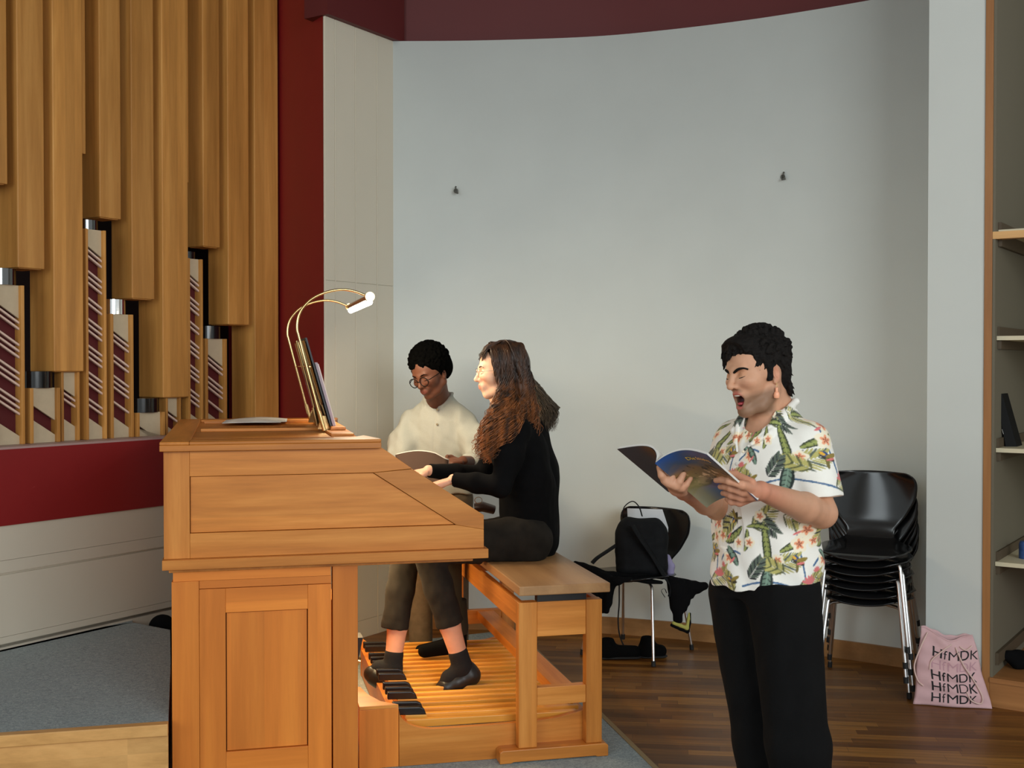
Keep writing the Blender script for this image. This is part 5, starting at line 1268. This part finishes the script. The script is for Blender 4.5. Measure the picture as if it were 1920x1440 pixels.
# ---------------------------------------------------------------- young man standing behind the console
def build_boy():
    Yb = 6.12
    b = thing('person', 'young man with an afro, round glasses and cream shirt, reading music behind the console', 'person', I(tuple(P3(822, 900, Yb + .1)[:2]) + (0,)))
    g = ang(-104); lf = np.array([-g[1], g[0], 0.0]); B = np.stack([g, lf, ZU], 1)
    C0 = np.array([P3(820, 800, Yb)[0], Yb + .10, 0.0]); loc = lambda x, y, z: C0 + g * x + lf * y + ZU * z
    zp = lambda y, Y=Yb: float(P3(820, y, Y)[2])
    HF = headframe(-121, 23, 8); HT = P3(806, 698, Yb - .05); NB = loc(.0, .0, zp(752))
    s = SDF(C0 + np.array([-.36, -.62, .98]), C0 + np.array([.36, .18, 1.78]), .0040)
    head(s, HF, HT, 0)
    s.cap(HT + HF @ np.array([-.03, 0, -.04]), NB, .052, .06, .02); s.cap(HT + HF @ np.array([-.01, 0, -.07]), NB + g * .03, .04, .05, .02); s.cap(NB, loc(0, 0, 1.20), .055, .07, .03)
    LS, RS = loc(0, .175, zp(785)), loc(0, -.175, zp(787))
    LE, RE = P3(896, 868, Yb - .06), P3(745, 872, Yb - .04)
    LW, RW = P3(868, 864, Yb - .30), P3(757, 866, Yb - .32)
    s.chain([LS - lf * .03 - ZU * .03, LE, LW], [.032, .036, .025], .01); s.chain([RS + lf * .03 - ZU * .03, RE, RW], [.032, .036, .025], .01)
    HB = basis(P3(835, 868, Yb - .36) - LW, ZU * 1.0 + g * .3); fingers(s, HB, LW, [(14, 34, 30), (16, 40, 34), (18, 46, 36), (22, 50, 36)], [(.045, .040, .012), (.072, .034, .020)], side=-1, L=.95)
    HB2 = basis(P3(782, 872, Yb - .38) - RW, ZU * 1.0 + g * .3); fingers(s, HB2, RW, [(14, 34, 30), (16, 40, 34), (18, 46, 36), (22, 50, 36)], [(.045, .040, .012), (.072, .034, .020)], side=1, L=.95)
    base = np.array(lin(108, 68, 50, 1.15)[:3]); red = np.array(lin(118, 68, 52, 1.15)[:3]); lip = np.array(lin(122, 70, 60, 1.1)[:3])
    sdf_obj('body', s, SKM, b, 1, skincol(base, red, lip, HF, HT))
    hairm = mat('black_afro_hair', (.002, .002, .0018, 1), 1.0, spec=.03, noise=.4, nscale=60)
    eyes(b, HF, HT, hairm, hairm)
    glasses(b, HF, HT, mat('dark_tortoise_rim', (.006, .005, .004, 1), .5, spec=.2), r=.024, y0=.033, rim=.0024, x=.114, z=-.010)
    hs = SDF(HT - .21, HT + .21, .0034); hs.fr(HF, HT)
    hs.ell((-.026, 0, .052), (.110, .103, .102), .01); hs.ell((-.05, 0, .0), (.085, .100, .08), .03)
    hs.ell((.118, 0, -.028), (.085, .082, .088), .004, 's'); hs.ell((.04, 0, -.11), (.14, .12, .07), .004, 's')
    for y in (-1, 1): hs.ell((.03, y * .105, -.062), (.055, .045, .05), .004, 's'); hs.ell((-.008, y * .09, -.03), (.018, .03, .030), .004, 's')
    rr = random.Random(5)
    for i in range(800):
        th = rr.uniform(-PI, PI); ph = rr.uniform(-.55, 1.5); d = np.array([math.cos(th) * math.cos(ph), math.sin(th) * math.cos(ph), math.sin(ph)]); c = np.array([-.026, 0, .052]) + d * np.array([.110, .103, .102])
        if c[0] > .03 and c[2] < .058: continue
        if c[2] < .0 and c[0] > -.03: continue
        r_ = rr.uniform(.004, .010); hs.ell(c, (r_, r_, r_), .003)
    sdf_obj('hair', hs, hairm, b, 0); tag(b.children[-1], 'round black afro')
    # shirt
    t = SDF(C0 + np.array([-.38, -.55, .86]), C0 + np.array([.38, .25, 1.46]), .0042); t.fr(B, C0)
    zs = zp(752)
    column(t, [(.88, .005, 0, .125, .185), (1.05, .005, 0, .122, .182), (1.18, .0, 0, .118, .185), (zs - .10, .0, 0, .105, .175), (zs - .05, -.004, 0, .088, .145), (zs - .01, -.01, 0, .070, .100), (zs + .02, -.012, 0, .062, .074)], .03)
    t.cap((.12, 0, zs - .11), (.085, 0, zs + .06), .006, .050, .005, 's'); t.cap((.02, 0, zs - .03), (-.02, 0, zs + .10), .052, .060, .005, 's')
    for y in (-1, 1): t.chain([(-.07, y * .02, zs + .040), (-.045, y * .060, zs + .036), (.02, y * .070, zs + .010), (.066, y * .046, zs - .026)], [.008, .008, .008, .007], .008)
    t.fr()
    t.chain([LS - lf * .022 - ZU * .02, LS * .5 + LE * .5, LE, LE * .55 + LW * .45], [.054, .058, .056, .048], .06); t.chain([RS + lf * .022 - ZU * .02, RS * .5 + RE * .5, RE, RE * .6 + RW * .4], [.054, .058, .058, .050], .06)
    def tw(P):
        q = (P - C0) @ B; return .0045 * vn(P * np.array([1, 1, .5]), 30, 12) + .003 * vn(P, 60, 13) + .004 * np.sin(q[:, 1] * 60 + q[:, 2] * 22) * np.clip((np.abs(q[:, 1]) - .09) / .05, 0, 1) - .0035 * np.exp(-((q[:, 1] - .012) / .0035) ** 2) * (q[:, 0] > .05) * -1
    t.wrinkle(tw)
    cm = mat('cream_linen', lin(186, 188, 178, 1.15), .9, noise=.05, nscale=200, bump=.25, bscale=420)
    sdf_obj('shirt', t, cm, b, 1); tag(b.children[-1], 'cream collarless linen shirt')
    inv = b.matrix_world.inverted()
    for yy_ in (768, 796, 829): 
        P_ = P3(817 + (yy_ - 768) * .05, yy_, Yb - .03); q = loc(.0, (P_ - C0) @ lf, P_[2]); 
        MB().lathe([(.001, 0), (.0062, 0), (.0062, .003), (.001, .0035)], 12).build('button', mat('horn_button', lin(140, 130, 104, 1.2), .4), b, m=Matrix.Translation(inv @ Vector(q + g * {768: .098, 796: .113, 829: .117}[yy_])) @ Vector(g).to_track_quat('Z', 'Y').to_matrix().to_4x4())
    tr = SDF(C0 + np.array([-.34, -.3, .02]), C0 + np.array([.34, .3, 1.0]), .008); tr.fr(B, C0)
    column(tr, [(.80, 0, 0, .115, .165), (.96, 0, 0, .112, .16)], .03); tr.chain([(0, .095, .84), (.02, .10, .48), (0, .10, .06)], [.092, .070, .062], .03); tr.chain([(0, -.095, .84), (.02, -.10, .48), (0, -.10, .06)], [.092, .070, .062], .03)
    sdf_obj('trousers', tr, mat('taupe_trousers', lin(112, 98, 78, 1.1), .9, noise=.2), b, 1)
    for y in (.10, -.10):
        q = SDF(C0 + np.array([-.3, -.35, -.01]), C0 + np.array([.3, .3, .2]), .007); q.fr(B, C0); q.chain([(-.03, y, .045), (.10, y, .042), (.17, y, .032)], [.04, .04, .03], .02); q.cap((-.02, y, .05), (-.02, y, .10), .04, .04, .02); q.cut((0, 0, .003), (0, 0, -1)); sdf_obj('shoe', q, M['cloth_black'], b, 1)
    po = MB().tube([inv @ Vector(P3(890, 952, Yb - .14)), inv @ Vector(P3(905, 950, Yb - .14)), inv @ Vector(P3(926, 956, Yb - .13))], [.045, .052, .045], 16, flat=.5).build('belt_pouch', mat('brown_leather', lin(52, 32, 28, 1.2), .45), b); tag(po, 'dark brown leather belt pouch')
    MB().tube([inv @ Vector(P3(897 + 7 * math.cos(q), 938 + 6 * math.sin(q), Yb - .20)) for q in [i * PI / 7 for i in range(15)]], .0016, 6).build('ring', M['brass'], po)
    # the sheet he reads
    sh = thing('sheet_music', 'brown-backed sheet of music held open by the young man in cream', 'sheet music', I(P3(790, 858, Yb - .42).tolist())); si = sh.matrix_world.inverted()
    rows = []
    for i in range(13):
        r_ = []
        for j in range(13):
            a = i / 12; c = j / 12; top = P3(741 + 100 * a, 853 - 9 * math.sin(PI * min(1, a * 1.05)) + 4 * a + (10 * max(0, a - .75) * 4 * .6), Yb - .40); bot = P3(752 + 84 * a, 905, Yb - .52); r_.append(si @ Vector(top * (1 - c) + bot * c - g * .0))
        rows.append(r_)
    MB().grid(rows).build('leaf', mat('kraft_paper', lin(88, 70, 61, 1.0), .9, spec=.1), sh, solid=.0012)
    rows2 = [[v + Vector((0.002, .010, .004)) for v in r] for r in rows]; MB().grid(rows2).build('leaf', M['paper'], sh, solid=.001); tag(sh.children[-1], 'white inner leaf')
    return b
if not SKIP_P: build_organist(); build_second(); build_boy()
# ================================================================ CHAIRS
SHELL = mat('black_lacquered_ply', (.0075, .0075, .008, 1), .17, spec=.55)
def shell_mesh():
    prof = spline([(.232, .418), (.20, .437), (.10, .438), (-.02, .431), (-.11, .432), (-.165, .452), (-.192, .500), (-.208, .545), (-.230, .64), (-.256, .762)], 5)
    L = [0]
    for i in range(1, len(prof)): L.append(L[-1] + math.dist(prof[i], prof[i - 1]))
    T = L[-1]; ws = [(0, .10), (.035, .165), (.08, .200), (.25, .222), (.42, .205), (.50, .150), (.56, .112), (.62, .118), (.70, .165), (.82, .214), (.93, .222), (.975, .205), (1.0, .165)]
    rows = []
    for (x, z), l in zip(prof, L):
        t = l / T; w = np.interp(t, [a for a, b in ws], [b for a, b in ws]); r = []
        bk = max(0, (t - .55) / .45); st_ = max(0, 1 - t / .5)
        for j in range(17):
            q = -1 + 2 * j / 16; y = q * w; r.append(Vector((x + .055 * bk * q * q, y, z + .012 * st_ * q * q)))
        rows.append(r)
    return rows
def make_chair(name, label, m, group=None):
    c = thing(name, label, 'chair', m, group)
    MB().grid(shell_mesh()).build('seat_shell', SHELL, c, solid=.009, sub=1)
    MB().lathe([(.001, .400), (.075, .400), (.085, .408), (.085, .418), (.001, .424)], 24).build('hub', M['steel'], c)
    for sx, sy in ((1, 1), (1, -1), (-1, 1), (-1, -1)):
        fx = .215 if sx > 0 else -.225; fy = .215 * sy
        lg = MB().tube([(.02 * sx, .02 * sy, .408), (.135 * sx, .150 * sy, .406), (.152 * sx, .168 * sy, .398), (.160 * sx, .176 * sy, .380), (fx, fy, .012)], .0082, 12).build('leg', M['legchrome'], c)
        d = (Vector((fx, fy, .012)) - Vector((.160 * sx, .176 * sy, .380))).normalized()
        MB().tube([Vector((fx, fy, .012)) - d * .018, Vector((fx, fy, .0015))], .0115, 12).build('rubber_foot', M['rubber'], lg)
    return c
def cm(x, y, a, z=0): return Matrix.Translation((x, y, z)) @ Matrix.Rotation(math.radians(a), 4, 'Z')
chair = make_chair('stacking_chair', 'black shell chair with chrome legs by the wall, holding a backpack and a black jacket', cm(.675, 6.31, -125))
labs = ['black shell chair at the bottom of the stack, its chrome feet on the parquet', 'black shell chair second from the bottom of the stack', 'black shell chair third from the bottom of the stack',
        'black shell chair in the middle of the stack of seven', 'black shell chair third from the top of the stack', 'black shell chair just under the top one of the stack', 'topmost black shell chair of the stack, its whole glossy backrest in view']
for k in range(7):
    c = copy_tree(chair); f = Vector((math.cos(math.radians(-114)), math.sin(math.radians(-114)), 0))
    jx, jy, ja = ((0, 0, 0), (.006, -.010, 2.0), (-.004, .008, -1.6), (.008, .012, 1.2), (-.006, -.006, -2.4), (.004, .010, 2.6), (.0, -.004, -.6))[k]
    p = Vector((1.715, 5.66, 0)) - f * .055 + f * (.012 * k) + Vector((jx, jy, 0)); c.matrix_world = Matrix.Translation((p.x, p.y, .0415 * k)) @ Matrix.Rotation(math.radians(-114 + ja), 4, 'Z') @ Matrix.Rotation(math.radians(.8 * k), 4, 'Y')
    c['label'] = labs[k]; c['group'] = 'stacked black shell chairs'
# ================================================================ BACKPACK, JACKET, BOOTS
def seat_pt(x, y, Y): return P3(x, y, Y)
def build_bits():
    CB = np.array(Matrix.Rotation(math.radians(-118), 3, 'Z'))
    bp = thing('backpack', 'black fabric backpack standing on the chair seat by the wall', 'backpack', I((.70, 6.30, .47))); inv = bp.matrix_world.inverted()
    q = SDF((.42, 6.0, .40), (.98, 6.62, 1.02), .005); Cb = P3(1203, 1022, 6.26); R_ = np.array(Matrix.Rotation(math.radians(-100), 3, 'Z') @ Matrix.Rotation(math.radians(-9), 3, 'Y'))
    q.fr(R_, Cb); q.box((0, 0, -.035), (.058, .140, .130), .045, .02); q.box((0, 0, .06), (.050, .118, .085), .05, .05); q.box((.050, .0, -.06), (.022, .105, .09), .03, .02)
    q.fr(); q.wrinkle(lambda P: .006 * vn(P, 26, 3) + .003 * vn(P, 60, 5))
    BPM = mat('backpack_nylon', lin(22, 23, 25, 1.0), .8, spec=.2, noise=.3, nscale=25, bump=.3, bscale=260)
    sdf_obj('bag_body', q, BPM, bp, 1)
    def strap(name, pts, w, par=bp, mt=None):
        P_ = [inv @ Vector(P3(*p)) for p in pts]; MB().tube([Vector(a) for a in spline3(P_, 6)], w, 8, flat=.3).build(name, mt or BPM, par)
    strap('handle', [(1166, 968, 6.24), (1171, 950, 6.24), (1186, 940, 6.24), (1198, 950, 6.23), (1204, 968, 6.21)], .009)
    strap('shoulder_strap', [(1186, 985, 6.17), (1200, 1008, 6.15), (1222, 1040, 6.15), (1243, 1075, 6.15), (1259, 1098, 6.14), (1256, 1118, 6.14)], .024)
    strap('shoulder_strap', [(1156, 1022, 6.26), (1138, 1034, 6.22), (1120, 1046, 6.18), (1110, 1056, 6.17)], .019)
    strap('cord', [(1250, 1112, 6.14), (1246, 1104, 6.13), (1240, 1108, 6.13), (1247, 1120, 6.13)], .003)
    # white papers behind it
    pw = thing('sheet_of_paper', 'white printed sheets sticking up behind the backpack on the chair', 'paper', I(P3(1210, 975, 6.36).tolist())); pi = pw.matrix_world.inverted()
    MB().add([pi @ Vector(P3(*p)) for p in ((1176, 953, 6.36), (1242, 955, 6.35), (1253, 989, 6.35), (1250, 1040, 6.33), (1180, 1040, 6.34))], [(0, 1, 2, 3, 4)]).build('sheet', mat('paper_grey', lin(190, 192, 194, 1.3), .8), pw, solid=.002)
    # dark rolled cloth at the top left of the backpack
    lv = thing('cloth', 'lavender cloth tucked behind the backpack on the chair seat', 'cloth', I(P3(1256, 1062, 6.28).tolist())); li = lv.matrix_world.inverted()
    s = SDF(P3(1256, 1062, 6.28) - .1, P3(1256, 1062, 6.28) + .1, .005); s.chain([P3(1252, 1045, 6.28), P3(1257, 1062, 6.28), P3(1258, 1082, 6.27)], [.016, .022, .018], .01); s.wrinkle(lambda P: .003 * vn(P, 80, 3)); sdf_obj('fold', s, mat('lavender_cloth', lin(146, 138, 170, 1.2), .9), lv, 1)
    # jacket spread over the seat and hanging down both sides
    jk = thing('jacket', 'black jacket with yellow-green lining draped over the seat of the backpack chair', 'jacket', I((.68, 6.2, .45))); ji = jk.matrix_world.inverted()
    s = SDF((.26, 5.92, .16), (1.08, 6.60, .66), .006); s.d[:] = .05
    def panel(pts, r, k=.012):
        for a, b in pts: s.cap(P3(*a), P3(*b), r, r, k)
    panel([((1078, 1056, 6.20), (1150, 1078, 6.14)), ((1095, 1062, 6.18), (1150, 1090, 6.1)), ((1110, 1072, 6.15), (1160, 1093, 6.08)), ((1150, 1085, 6.08), (1240, 1092, 6.10)), ((1150, 1078, 6.15), (1250, 1082, 6.2))], .012, .03)
    panel([((1118, 1082, 6.14), (1116, 1142, 6.14)), ((1128, 1086, 6.12), (1128, 1146, 6.12)), ((1140, 1090, 6.1), (1138, 1146, 6.1)), ((1150, 1095, 6.1), (1143, 1130, 6.1)), ((1104, 1085, 6.16), (1108, 1138, 6.16))], .012, .03)
    panel([((1258, 1086, 6.14), (1266, 1162, 6.14)), ((1268, 1088, 6.13), (1276, 1164, 6.13)), ((1280, 1090, 6.14), (1284, 1142, 6.14)), ((1292, 1092, 6.16), (1290, 1130, 6.15)), ((1304, 1094, 6.18), (1298, 1118, 6.17)), ((1320, 1099, 6.2), (1308, 1108, 6.19)), ((1250, 1083, 6.16), (1322, 1099, 6.2)), ((1262, 1100, 6.14), (1310, 1105, 6.18)), ((1256, 1092, 6.15), (1262, 1140, 6.15))], .012, .03)
    s.wrinkle(lambda P: .004 * vn(P, 40, 3)); sdf_obj('cloth', s, M['cloth_black'], jk, 1)
    lin_ = mat('yellow_green_lining', lin(170, 168, 84, 1.2), .85)
    s = SDF((.70, 5.95, .10), (.98, 6.35, .36), .004); s.chain([P3(1263, 1168, 6.135), P3(1276, 1173, 6.13), P3(1288, 1178, 6.13), P3(1291, 1160, 6.135), P3(1292, 1150, 6.14)], [.010, .010, .010, .008, .005], .006)
    sdf_obj('lining', s, lin_, jk, 1); tag(jk.children[-1], 'yellow-green lining edge')
    s = SDF((.70, 5.95, .08), (.98, 6.35, .36), .004); s.chain([P3(1260, 1172, 6.14), P3(1276, 1179, 6.135), P3(1289, 1184, 6.135), P3(1293, 1168, 6.14), P3(1294, 1150, 6.145)], [.010, .010, .010, .008, .005], .006); sdf_obj('hem', s, M['cloth_black'], jk, 1)
    # boots under the chair
    bm = mat('black_suede', (.003, .003, .003, 1), .95, spec=.1, bump=.3)
    def shoe(name, lab, x0, x1, yb, ht, Y, ank):
        o = thing(name, lab, 'shoe', I(P3((x0 + x1) / 2, yb, Y).tolist()), group='black shoes under the backpack chair')
        a, b = P3(x0 + 8, yb - 12, Y), P3(x1 - 8, yb - 12, Y); a[2] = max(a[2], .035); b[2] = .035; a[2] = .035
        s = SDF(np.minimum(a, b) - np.array([.1, .1, .035]), np.maximum(a, b) + np.array([.1, .1, .22]), .005); s.chain([a, b], [.040, .034], .02); t_ = (a if ank < 0 else b) * .85 + (b if ank < 0 else a) * .15
        s.chain([t_, t_ + ZU * ht], [.042, .038], .03); s.ell(t_ + ZU * (ht + .03), (.026, .026, .03), .006, 's'); s.cut((0, 0, .002), (0, 0, -1)); sdf_obj('upper', s, bm, o, 1)
        sl = SDF(np.minimum(a, b) - np.array([.1, .1, .035]), np.maximum(a, b) + np.array([.1, .1, .1]), .005); a2, b2 = a.copy(), b.copy(); a2[2] = b2[2] = .010; sl.chain([a2, b2], [.044, .040], .01, flat=(ZU, .22)); sl.cut((0, 0, .001), (0, 0, -1)); sdf_obj('sole', sl, M['rubber'], o, 1)
    shoe('ankle_boot', 'left black suede ankle boot under the backpack chair, partly behind the bench leg', 1122, 1198, 1232, .05, 6.18, -1)
    shoe('ankle_boot', 'right black suede ankle boot under the backpack chair, near the front leg', 1202, 1246, 1232, .055, 6.20, -1)
    # loose lead hanging from the seat
    cb = thing('cable', 'thin dark cable hanging from the backpack chair to the floor', 'cable', I(P3(1162, 1110, 6.3).tolist())); ci = cb.matrix_world.inverted()
    MB().tube(spline3([ci @ Vector(P3(*p)) for p in ((1161, 1094, 6.25), (1161, 1130, 6.28), (1159, 1165, 6.30), (1163, 1195, 6.32))] + [ci @ Vector((*P3(1176, 1212, 6.34)[:2], .006)), ci @ Vector((*P3(1196, 1206, 6.36)[:2], .006))], 6), .004, 7).build('lead', M['rubber'], cb)
    # black bag behind the platform
    bb = thing('bag', 'black slumped bag on the floor behind the platform, left of the console', 'bag', I((-1.76, 5.88, 0)))
    c = np.array([-1.765, 5.885, 0]); s = SDF(c + np.array([-.2, -.2, -.01]), c + np.array([.24, .2, .42]), .006); s.ell(c + ZU * .13, (.070, .075, .125), .03); s.ell(c + np.array([.0, -.0, .235]), (.060, .055, .062), .03); s.chain([c + np.array([.03, 0, .26]), c + np.array([.09, -.01, .235]), c + np.array([.14, -.02, .22])], [.02, .018, .016], .02); s.cut((0, 0, .003), (0, 0, -1)); s.wrinkle(lambda P: .005 * vn(P, 30, 3)); sdf_obj('bag_body', s, M['cloth_black'], bb, 1)
    # items on the shelf
    sf = thing('file_box', 'black upright file holder leaning against the side of the third shelf', 'file box', FS @ I((.07, .10, 1.175)))
    Mr = Matrix.Rotation(math.radians(-9), 4, 'Y')
    sp = lambda x, y, Y: FS.inverted() @ Vector(P3(x, y, Y))
    q = [sp(1862, 742, 5.55), sp(1878, 738, 5.50), sp(1905, 848, 5.46), sp(1884, 847, 5.50)]
    mt = mat('file_black', (.005, .005, .005, 1), .7, spec=.2)
    o = sf; fi = o.matrix_world.inverted()
    def slab(name, pxs, Y, th, m_, par):
        vs = [fi @ Vector(P3(x, y, Y)) for x, y in pxs]; b_ = [v + (fi.to_3x3() @ Vector((.566, .824, 0))) * th for v in vs]; n = len(vs)
        return MB().add(vs + b_, [tuple(range(n)), tuple(range(2 * n - 1, n - 1, -1))] + [(i, (i + 1) % n, (i + 1) % n + n, i + n) for i in range(n)]).build(name, m_, par, bevel=.001)
    slab('spine', [(1867, 741), (1879, 738), (1909, 845), (1887, 844.5)], 5.42, .12, mt, sf)
    slab('side', [(1862, 742), (1867, 741), (1887, 844.5), (1862, 843.5)], 5.44, .10, mat('file_grey', (.010, .010, .010, 1), .8, spec=.2), sf)
    slab('tray', [(1887, 843), (1925, 840), (1925, 847.5), (1889, 846)], 5.40, .10, mt, sf)
    MB().tube([fi @ Vector(P3(1878.5, 805, 5.415)), fi @ Vector(P3(1881.5, 814, 5.415))], .0012, 6).build('clip', M['chrome'], sf)
    cn_ = thing('drink_can', 'blue drink can on the second shelf at the right edge of the view', 'can', FS @ FS.inverted() @ I(P3(1921.5, 1061, 5.42).tolist()))
    MB().lathe([(.022, 0), (.026, .006), (.0265, .10), (.022, .112), (.022, .115), (.001, .114)], 24).build('can_body', mat('blue_can', lin(56, 84, 140, 1.3), .3, metal=.4, noise=.3, nscale=60), cn_)
    sc_ = thing('shoe_bag', 'black crumpled shoe bag lying on the bottom board of the wall shelf', 'bag', I(P3(1905, 1270, 5.36).tolist())); c = P3(1908, 1268, 5.46); c[2] = .175
    s = SDF(c - np.array([.2, .2, .0405]), c + np.array([.2, .2, .12]), .005); s.chain([c + np.array([-.055, .0, .02]), c + np.array([.0, 0, 0]), c + np.array([.10, -.02, 0])], [.022, .042, .045], .02); s.ell(c + np.array([-.045, 0, .03]), (.02, .02, .016), .01); s.wrinkle(lambda P: .005 * vn(P, 50, 3)); s.cut(c - ZU * .040, (0, 0, -1)); sdf_obj('bag_body', s, M['cloth_black'], sc_, 1)
def spline3(P_, n):
    P_ = [np.array(p) for p in P_]; out = []
    for i in range(len(P_) - 1):
        p0 = P_[max(i - 1, 0)]; p1 = P_[i]; p2 = P_[i + 1]; p3 = P_[min(i + 2, len(P_) - 1)]
        for k in range(n):
            t = k / n; out.append(.5 * ((2 * p1) + (-p0 + p2) * t + (2 * p0 - 5 * p1 + 4 * p2 - p3) * t * t + (-p0 + 3 * p1 - 3 * p2 + p3) * t ** 3))
    out.append(P_[-1]); return [Vector(o) for o in out]
build_bits()
# ================================================================ TOTE BAG
def build_tote():
    bl = P3(1718, 1325, 1); bl = Vector((1.836, 5.335, 0)); br = Vector((2.160, 5.262, 0)); ex = (br - bl).normalized(); Wd = (br - bl).length
    FT = frame(ex, Vector((0, 0, 1)).cross(ex), bl)
    tb = thing('tote_bag', 'pink cotton tote bag printed with rows of black letters, leaning at the pier', 'tote bag', FT)
    PK = mat('pink_cotton', lin(196, 160, 162, 1.32), .95, noise=.06, nscale=18, bump=.35, bscale=500)
    rt = random.Random(2)
    def surf(a, b, back=False):
        """a 0..1 across, b 0..1 up"""
        lft = -.004 + .040 * b + .004 * math.sin(b * 9); rgt = Wd - .062 * b - .012 * b * b + .004 * math.sin(b * 8 + 1)
        x = lft + (rgt - lft) * a; z = b * (.332 - .03 * a + .012 * math.sin(a * 7 + 1) - .018 * math.exp(-((a - .35) / .2) ** 2) * (b > .8) * 0)
        bulge = .034 * math.sin(PI * min(1, max(0, a))) ** .7 * (math.sin(PI * min(1, b * .93 + .03)) ** .6)
        lean = .075 * b; fold = .009 * math.sin(x * 46 + b * 5) * b * b + .004 * math.sin(x * 30 - b * 14) + .003 * math.sin(b * 30 + x * 22)
        y = lean + (bulge if back else -bulge) + (fold if not back else 0) + (.0 if not back else .004)
        return Vector((x, y, z + .003))
    top_f = lambda a: 1.0 - .045 * math.sin(PI * min(1, a * 1.3)) - .03 * (a > .4) * math.sin(PI * (a - .4) / .6)
    rows = [[surf(i / 36, (j / 36) * top_f(i / 36)) for i in range(37)] for j in range(37)]
    MB().grid(rows).build('front', PK, tb, solid=.0015)
    rows = [[surf(i / 24, (j / 24) * (1.0 + .01 * math.sin(i)), True) for i in range(25)] for j in range(25)]
    MB().grid(rows).build('back', PK, tb, solid=.0015)
    MB().tube([surf(a, top_f(a)) for a in [i / 24 for i in range(25)]], .0032, 6).build('top_hem', PK, tb)
    s = MB().prism([(.09, .0), (Wd - .15, .0), (Wd - .15, .03), (.09, .03)], lambda x, y, z: Vector((x, y + .012 + z * .20, z)), .02, .275).build('dark_inside', M['cloth_black'], tb, bevel=.01)  # black block put inside so the open top looks dark
    STR = mat('cotton_cord', lin(200, 172, 164, 1.3), .9)
    def cord(P_): MB().tube(spline3([surf(a, b) + Vector((0, -o, 0)) for a, b, o in P_], 7), .0036, 7).build('drawstring', STR, tb)
    cord([(.12, .93, .004), (.02, .75, .010), (-.03, .50, .012), (.02, .32, .008), (.10, .25, .004)])
    cord([(.55, .90, .004), (.36, .76, .010), (.22, .60, .008), (.20, .48, .004)])
    cord([(.62, .86, .004), (.72, .62, .008), (.84, .40, .008), (.90, .18, .008), (.86, .07, .010), (.74, .12, .008), (.70, .24, .005)])
    cord([(.92, .85, .004), (.80, .80, .008), (.70, .86, .006)])
    INK = mat('black_print', (.014, .012, .014, 1), .8); FAINT = mat('faint_pink_print', lin(178, 138, 146, 1.25), .9)
    def row(body, x0, z0, size, off, m_, wide):
        x = x0
        for ch, (w_, o_) in zip(body, wide):
            cu = bpy.data.curves.new('letter', 'FONT'); cu.body = ch; cu.size = size; cu.offset = o_; tmp = bpy.data.objects.new('t', cu); me = bpy.data.meshes.new_from_object(tmp); bpy.data.objects.remove(tmp)
            bm_ = bmesh.new(); bm_.from_mesh(me)
            bmesh.ops.triangulate(bm_, faces=bm_.faces)
            for _ in range(2): bmesh.ops.subdivide_edges(bm_, edges=[e for e in bm_.edges if e.calc_length() > .006], cuts=1, use_grid_fill=False); bmesh.ops.triangulate(bm_, faces=bm_.faces)
            bm_.to_mesh(me); bm_.free()
            mx = max(v.co.x for v in me.vertices); mn = min(v.co.x for v in me.vertices)
            for v in me.vertices:
                X = x + (v.co.x - mn) / (mx - mn) * w_; Z = z0 + v.co.y
                b = Z / .335; lft = -.004 + .040 * b; rgt = Wd - .062 * b - .012 * b * b; a = (X - lft) / (rgt - lft); v.co = surf(a, b) + Vector((0, -.0022, 0))
            me.materials.append(m_); o = bpy.data.objects.new('letter', me); COL.objects.link(o); o.parent = tb; x += w_ + .006
    W5 = lambda *o: list(zip((.040, .016, .046, .038, .034), o))
    row('HfMDK', .082, .224, .060, 0, INK, W5(.0004, .0, -.0003, .0004, -.0002))
    row('HfMDK', .080, .172, .060, 0, FAINT, W5(-.0004, 0, 0, -.0003, 0))
    row('HfMDK', .077, .122, .060, 0, INK, W5(.0004, .0005, -.0003, .0001, .0004))
    row('HfMDK', .074, .072, .060, 0, INK, W5(.0005, -.0003, -.0003, -.0004, .0005))
    row('HfMDK', .071, .020, .060, 0, INK, W5(.0002, -.0003, .0, .0005, .0))
build_tote()
